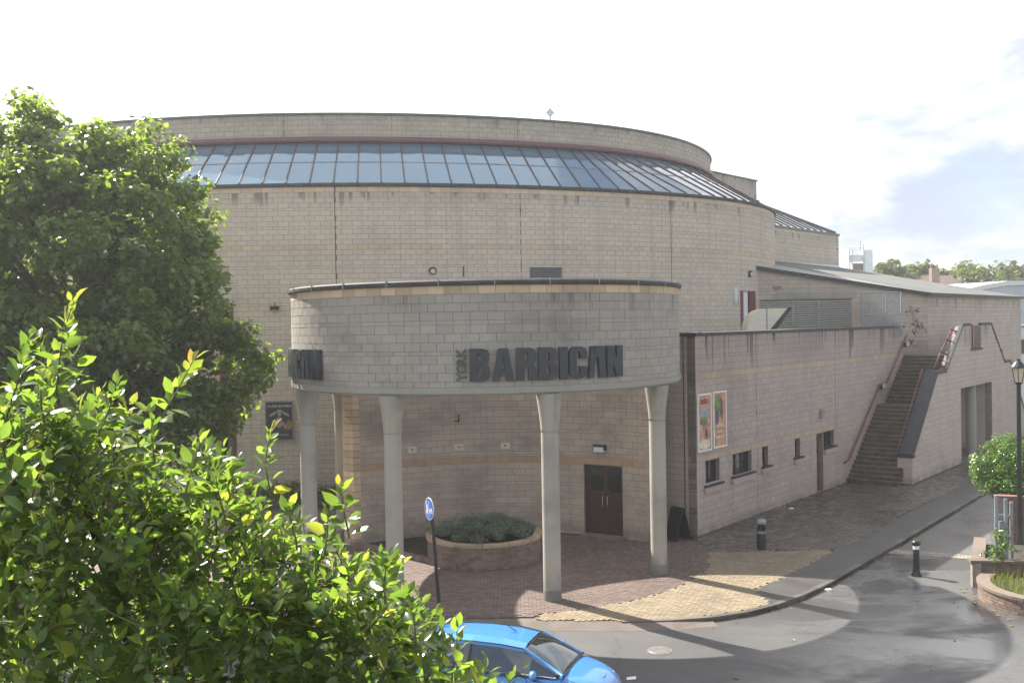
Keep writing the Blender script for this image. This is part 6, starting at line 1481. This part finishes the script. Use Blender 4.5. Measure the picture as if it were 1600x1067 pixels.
# leading shoots that stand clear of the crown
for (px, py, dd, by2, ln_, nl, yg) in ((100, 462, 5.9, .1, .62, 22, .95), (78, 520, 6.1, -.1, .5, 16, .5), (250, 545, 5.7, .0, .42, 15, 1.0), (208, 625, 5.8, -.1, .30, 10, .95), (425, 672, 5.8, .02, .40, 14, .8), (548, 760, 5.7, .05, .30, 11, .9), (505, 800, 5.8, 0, .25, 9, .5), (605, 868, 5.6, .05, .28, 10, .6), (655, 945, 5.6, .1, .25, 9, .4), (720, 990, 5.3, .2, .30, 9, .7), (30, 525, 6.0, 0, .35, 12, .3), (160, 600, 5.6, .1, .3, 10, .3), (350, 730, 5.7, 0, .3, 11, .5), (760, 1045, 5.2, .3, .25, 8, .4), (130, 500, 6.0, .1, .45, 15, .5), (60, 590, 5.5, -.1, .3, 10, .3), (300, 690, 5.6, .15, .3, 10, .6), (240, 640, 5.5, 0, .3, 10, .4), (470, 790, 5.5, .1, .25, 9, .4), (20, 560, 5.6, .1, .3, 10, .2)):
    v = FW+RT*(px-CX)/FPX-UP*(py-CY)/FPX; tip = CAMP+v*dd; d = np.array([by2, 0, 1.0]); shoot(tip-d/np.linalg.norm(d)*ln_, d+rgn.normal(size=3)*.12*np.array([1, 1, 0]), ln_, nl+5, .135, yg*.8, .2, .007)
LPOS = np.array(LPOS); LMAT = np.array(LMAT); LYNG = np.array(LYNG)
# the largest on screen become leaves of their own
rel = LPOS-CAMP; dep = rel@FW; pxx = CX+FPX*(rel@RT)/dep; pyy = CY-FPX*(rel@UP)/dep
ar = np.linalg.norm(LMAT[:, :, 0], axis=1)**2*np.abs(np.einsum('ij,ij->i', LMAT[:, :, 2], rel))/dep**3/np.linalg.norm(LMAT[:, :, 2], axis=1)
vis = (pxx > 5) & (pxx < 1590) & (pyy > 0) & (pyy < 1062); head = LPOS[:, 2]-ztop(LPOS[:, 0], LPOS[:, 1])
sco = np.where(vis, ar*np.where(head > -.2, 1.5, .8)/dep, -1); top = np.argsort(-sco)[:300]; sel = np.zeros(len(LPOS), bool); sel[top] = True
def leaf_mesh(mat):
    m = MB(); m.add(TPL, TF, True); return m.mesh('leaf', mat)
LM = {False: leaf_mesh('leaf_near'), True: leaf_mesh('leaf_young')}; rl0 = rootloc(nt_)
for i in top:
    o = bpy.data.objects.new('leaf', LM[bool(LYNG[i])]); COL.objects.link(o); o.parent = nt_
    A = LMAT[i]; m4 = Matrix(((*A[0], LPOS[i][0]-rl0.x), (*A[1], LPOS[i][1]-rl0.y), (*A[2], LPOS[i][2]-rl0.z), (0, 0, 0, 1))); o.matrix_local = m4
for yg, mt in ((False, 'leaf_near'), (True, 'leaf_young')):
    ix = np.where(~sel & (LYNG == yg))[0]; V = np.einsum('nij,kj->nki', LMAT[ix], TPL)+LPOS[ix][:, None, :]-np.array(rl0)
    me = bpy.data.meshes.new('leaves'); n = len(ix); me.vertices.add(8*n); me.vertices.foreach_set('co', V.ravel().astype(np.float32))
    lt = np.array([len(f) for f in TF]); flat = np.array([q for f in TF for q in f]); ls = np.concatenate([[0], np.cumsum(lt)[:-1]])
    me.loops.add(len(flat)*n); me.loops.foreach_set('vertex_index', (flat[None, :]+8*np.arange(n)[:, None]).ravel().astype(np.int32))
    me.polygons.add(len(TF)*n); me.polygons.foreach_set('loop_start', (ls[None, :]+len(flat)*np.arange(n)[:, None]).ravel().astype(np.int32)); me.polygons.foreach_set('loop_total', np.tile(lt, n).astype(np.int32))
    me.polygons.foreach_set('use_smooth', [True]*(len(TF)*n)); me.materials.append(M[mt]); me.update(); me.validate()
    o = bpy.data.objects.new('foliage', me); COL.objects.link(o); o.parent = nt_; o['kind'] = 'stuff'
o = TW_.build('twigs', 'twig', nt_); o['kind'] = 'stuff'
print('objects', len(bpy.data.objects), 'leaves', len(LPOS))

if GLARE_HAZE > 0:  # thin even volume added to approximate soft lens glare
    hm = bpy.data.materials.new('glare_haze'); hm.use_nodes = True; ht = hm.node_tree; ht.nodes.clear()
    pv_ = N(ht, 'ShaderNodeVolumePrincipled'); pv_.inputs['Color'].default_value = (.95, .97, 1, 1); pv_.inputs['Density'].default_value = GLARE_HAZE; pv_.inputs['Anisotropy'].default_value = HANI
    ho = N(ht, 'ShaderNodeOutputMaterial'); ht.links.new(pv_.outputs[0], ho.inputs['Volume'])
    m = MB(); m.box((0, 300, 11.5), (1240, 1240, 26)); o = m.build('glare_haze', hm); o['kind'] = 'stuff'
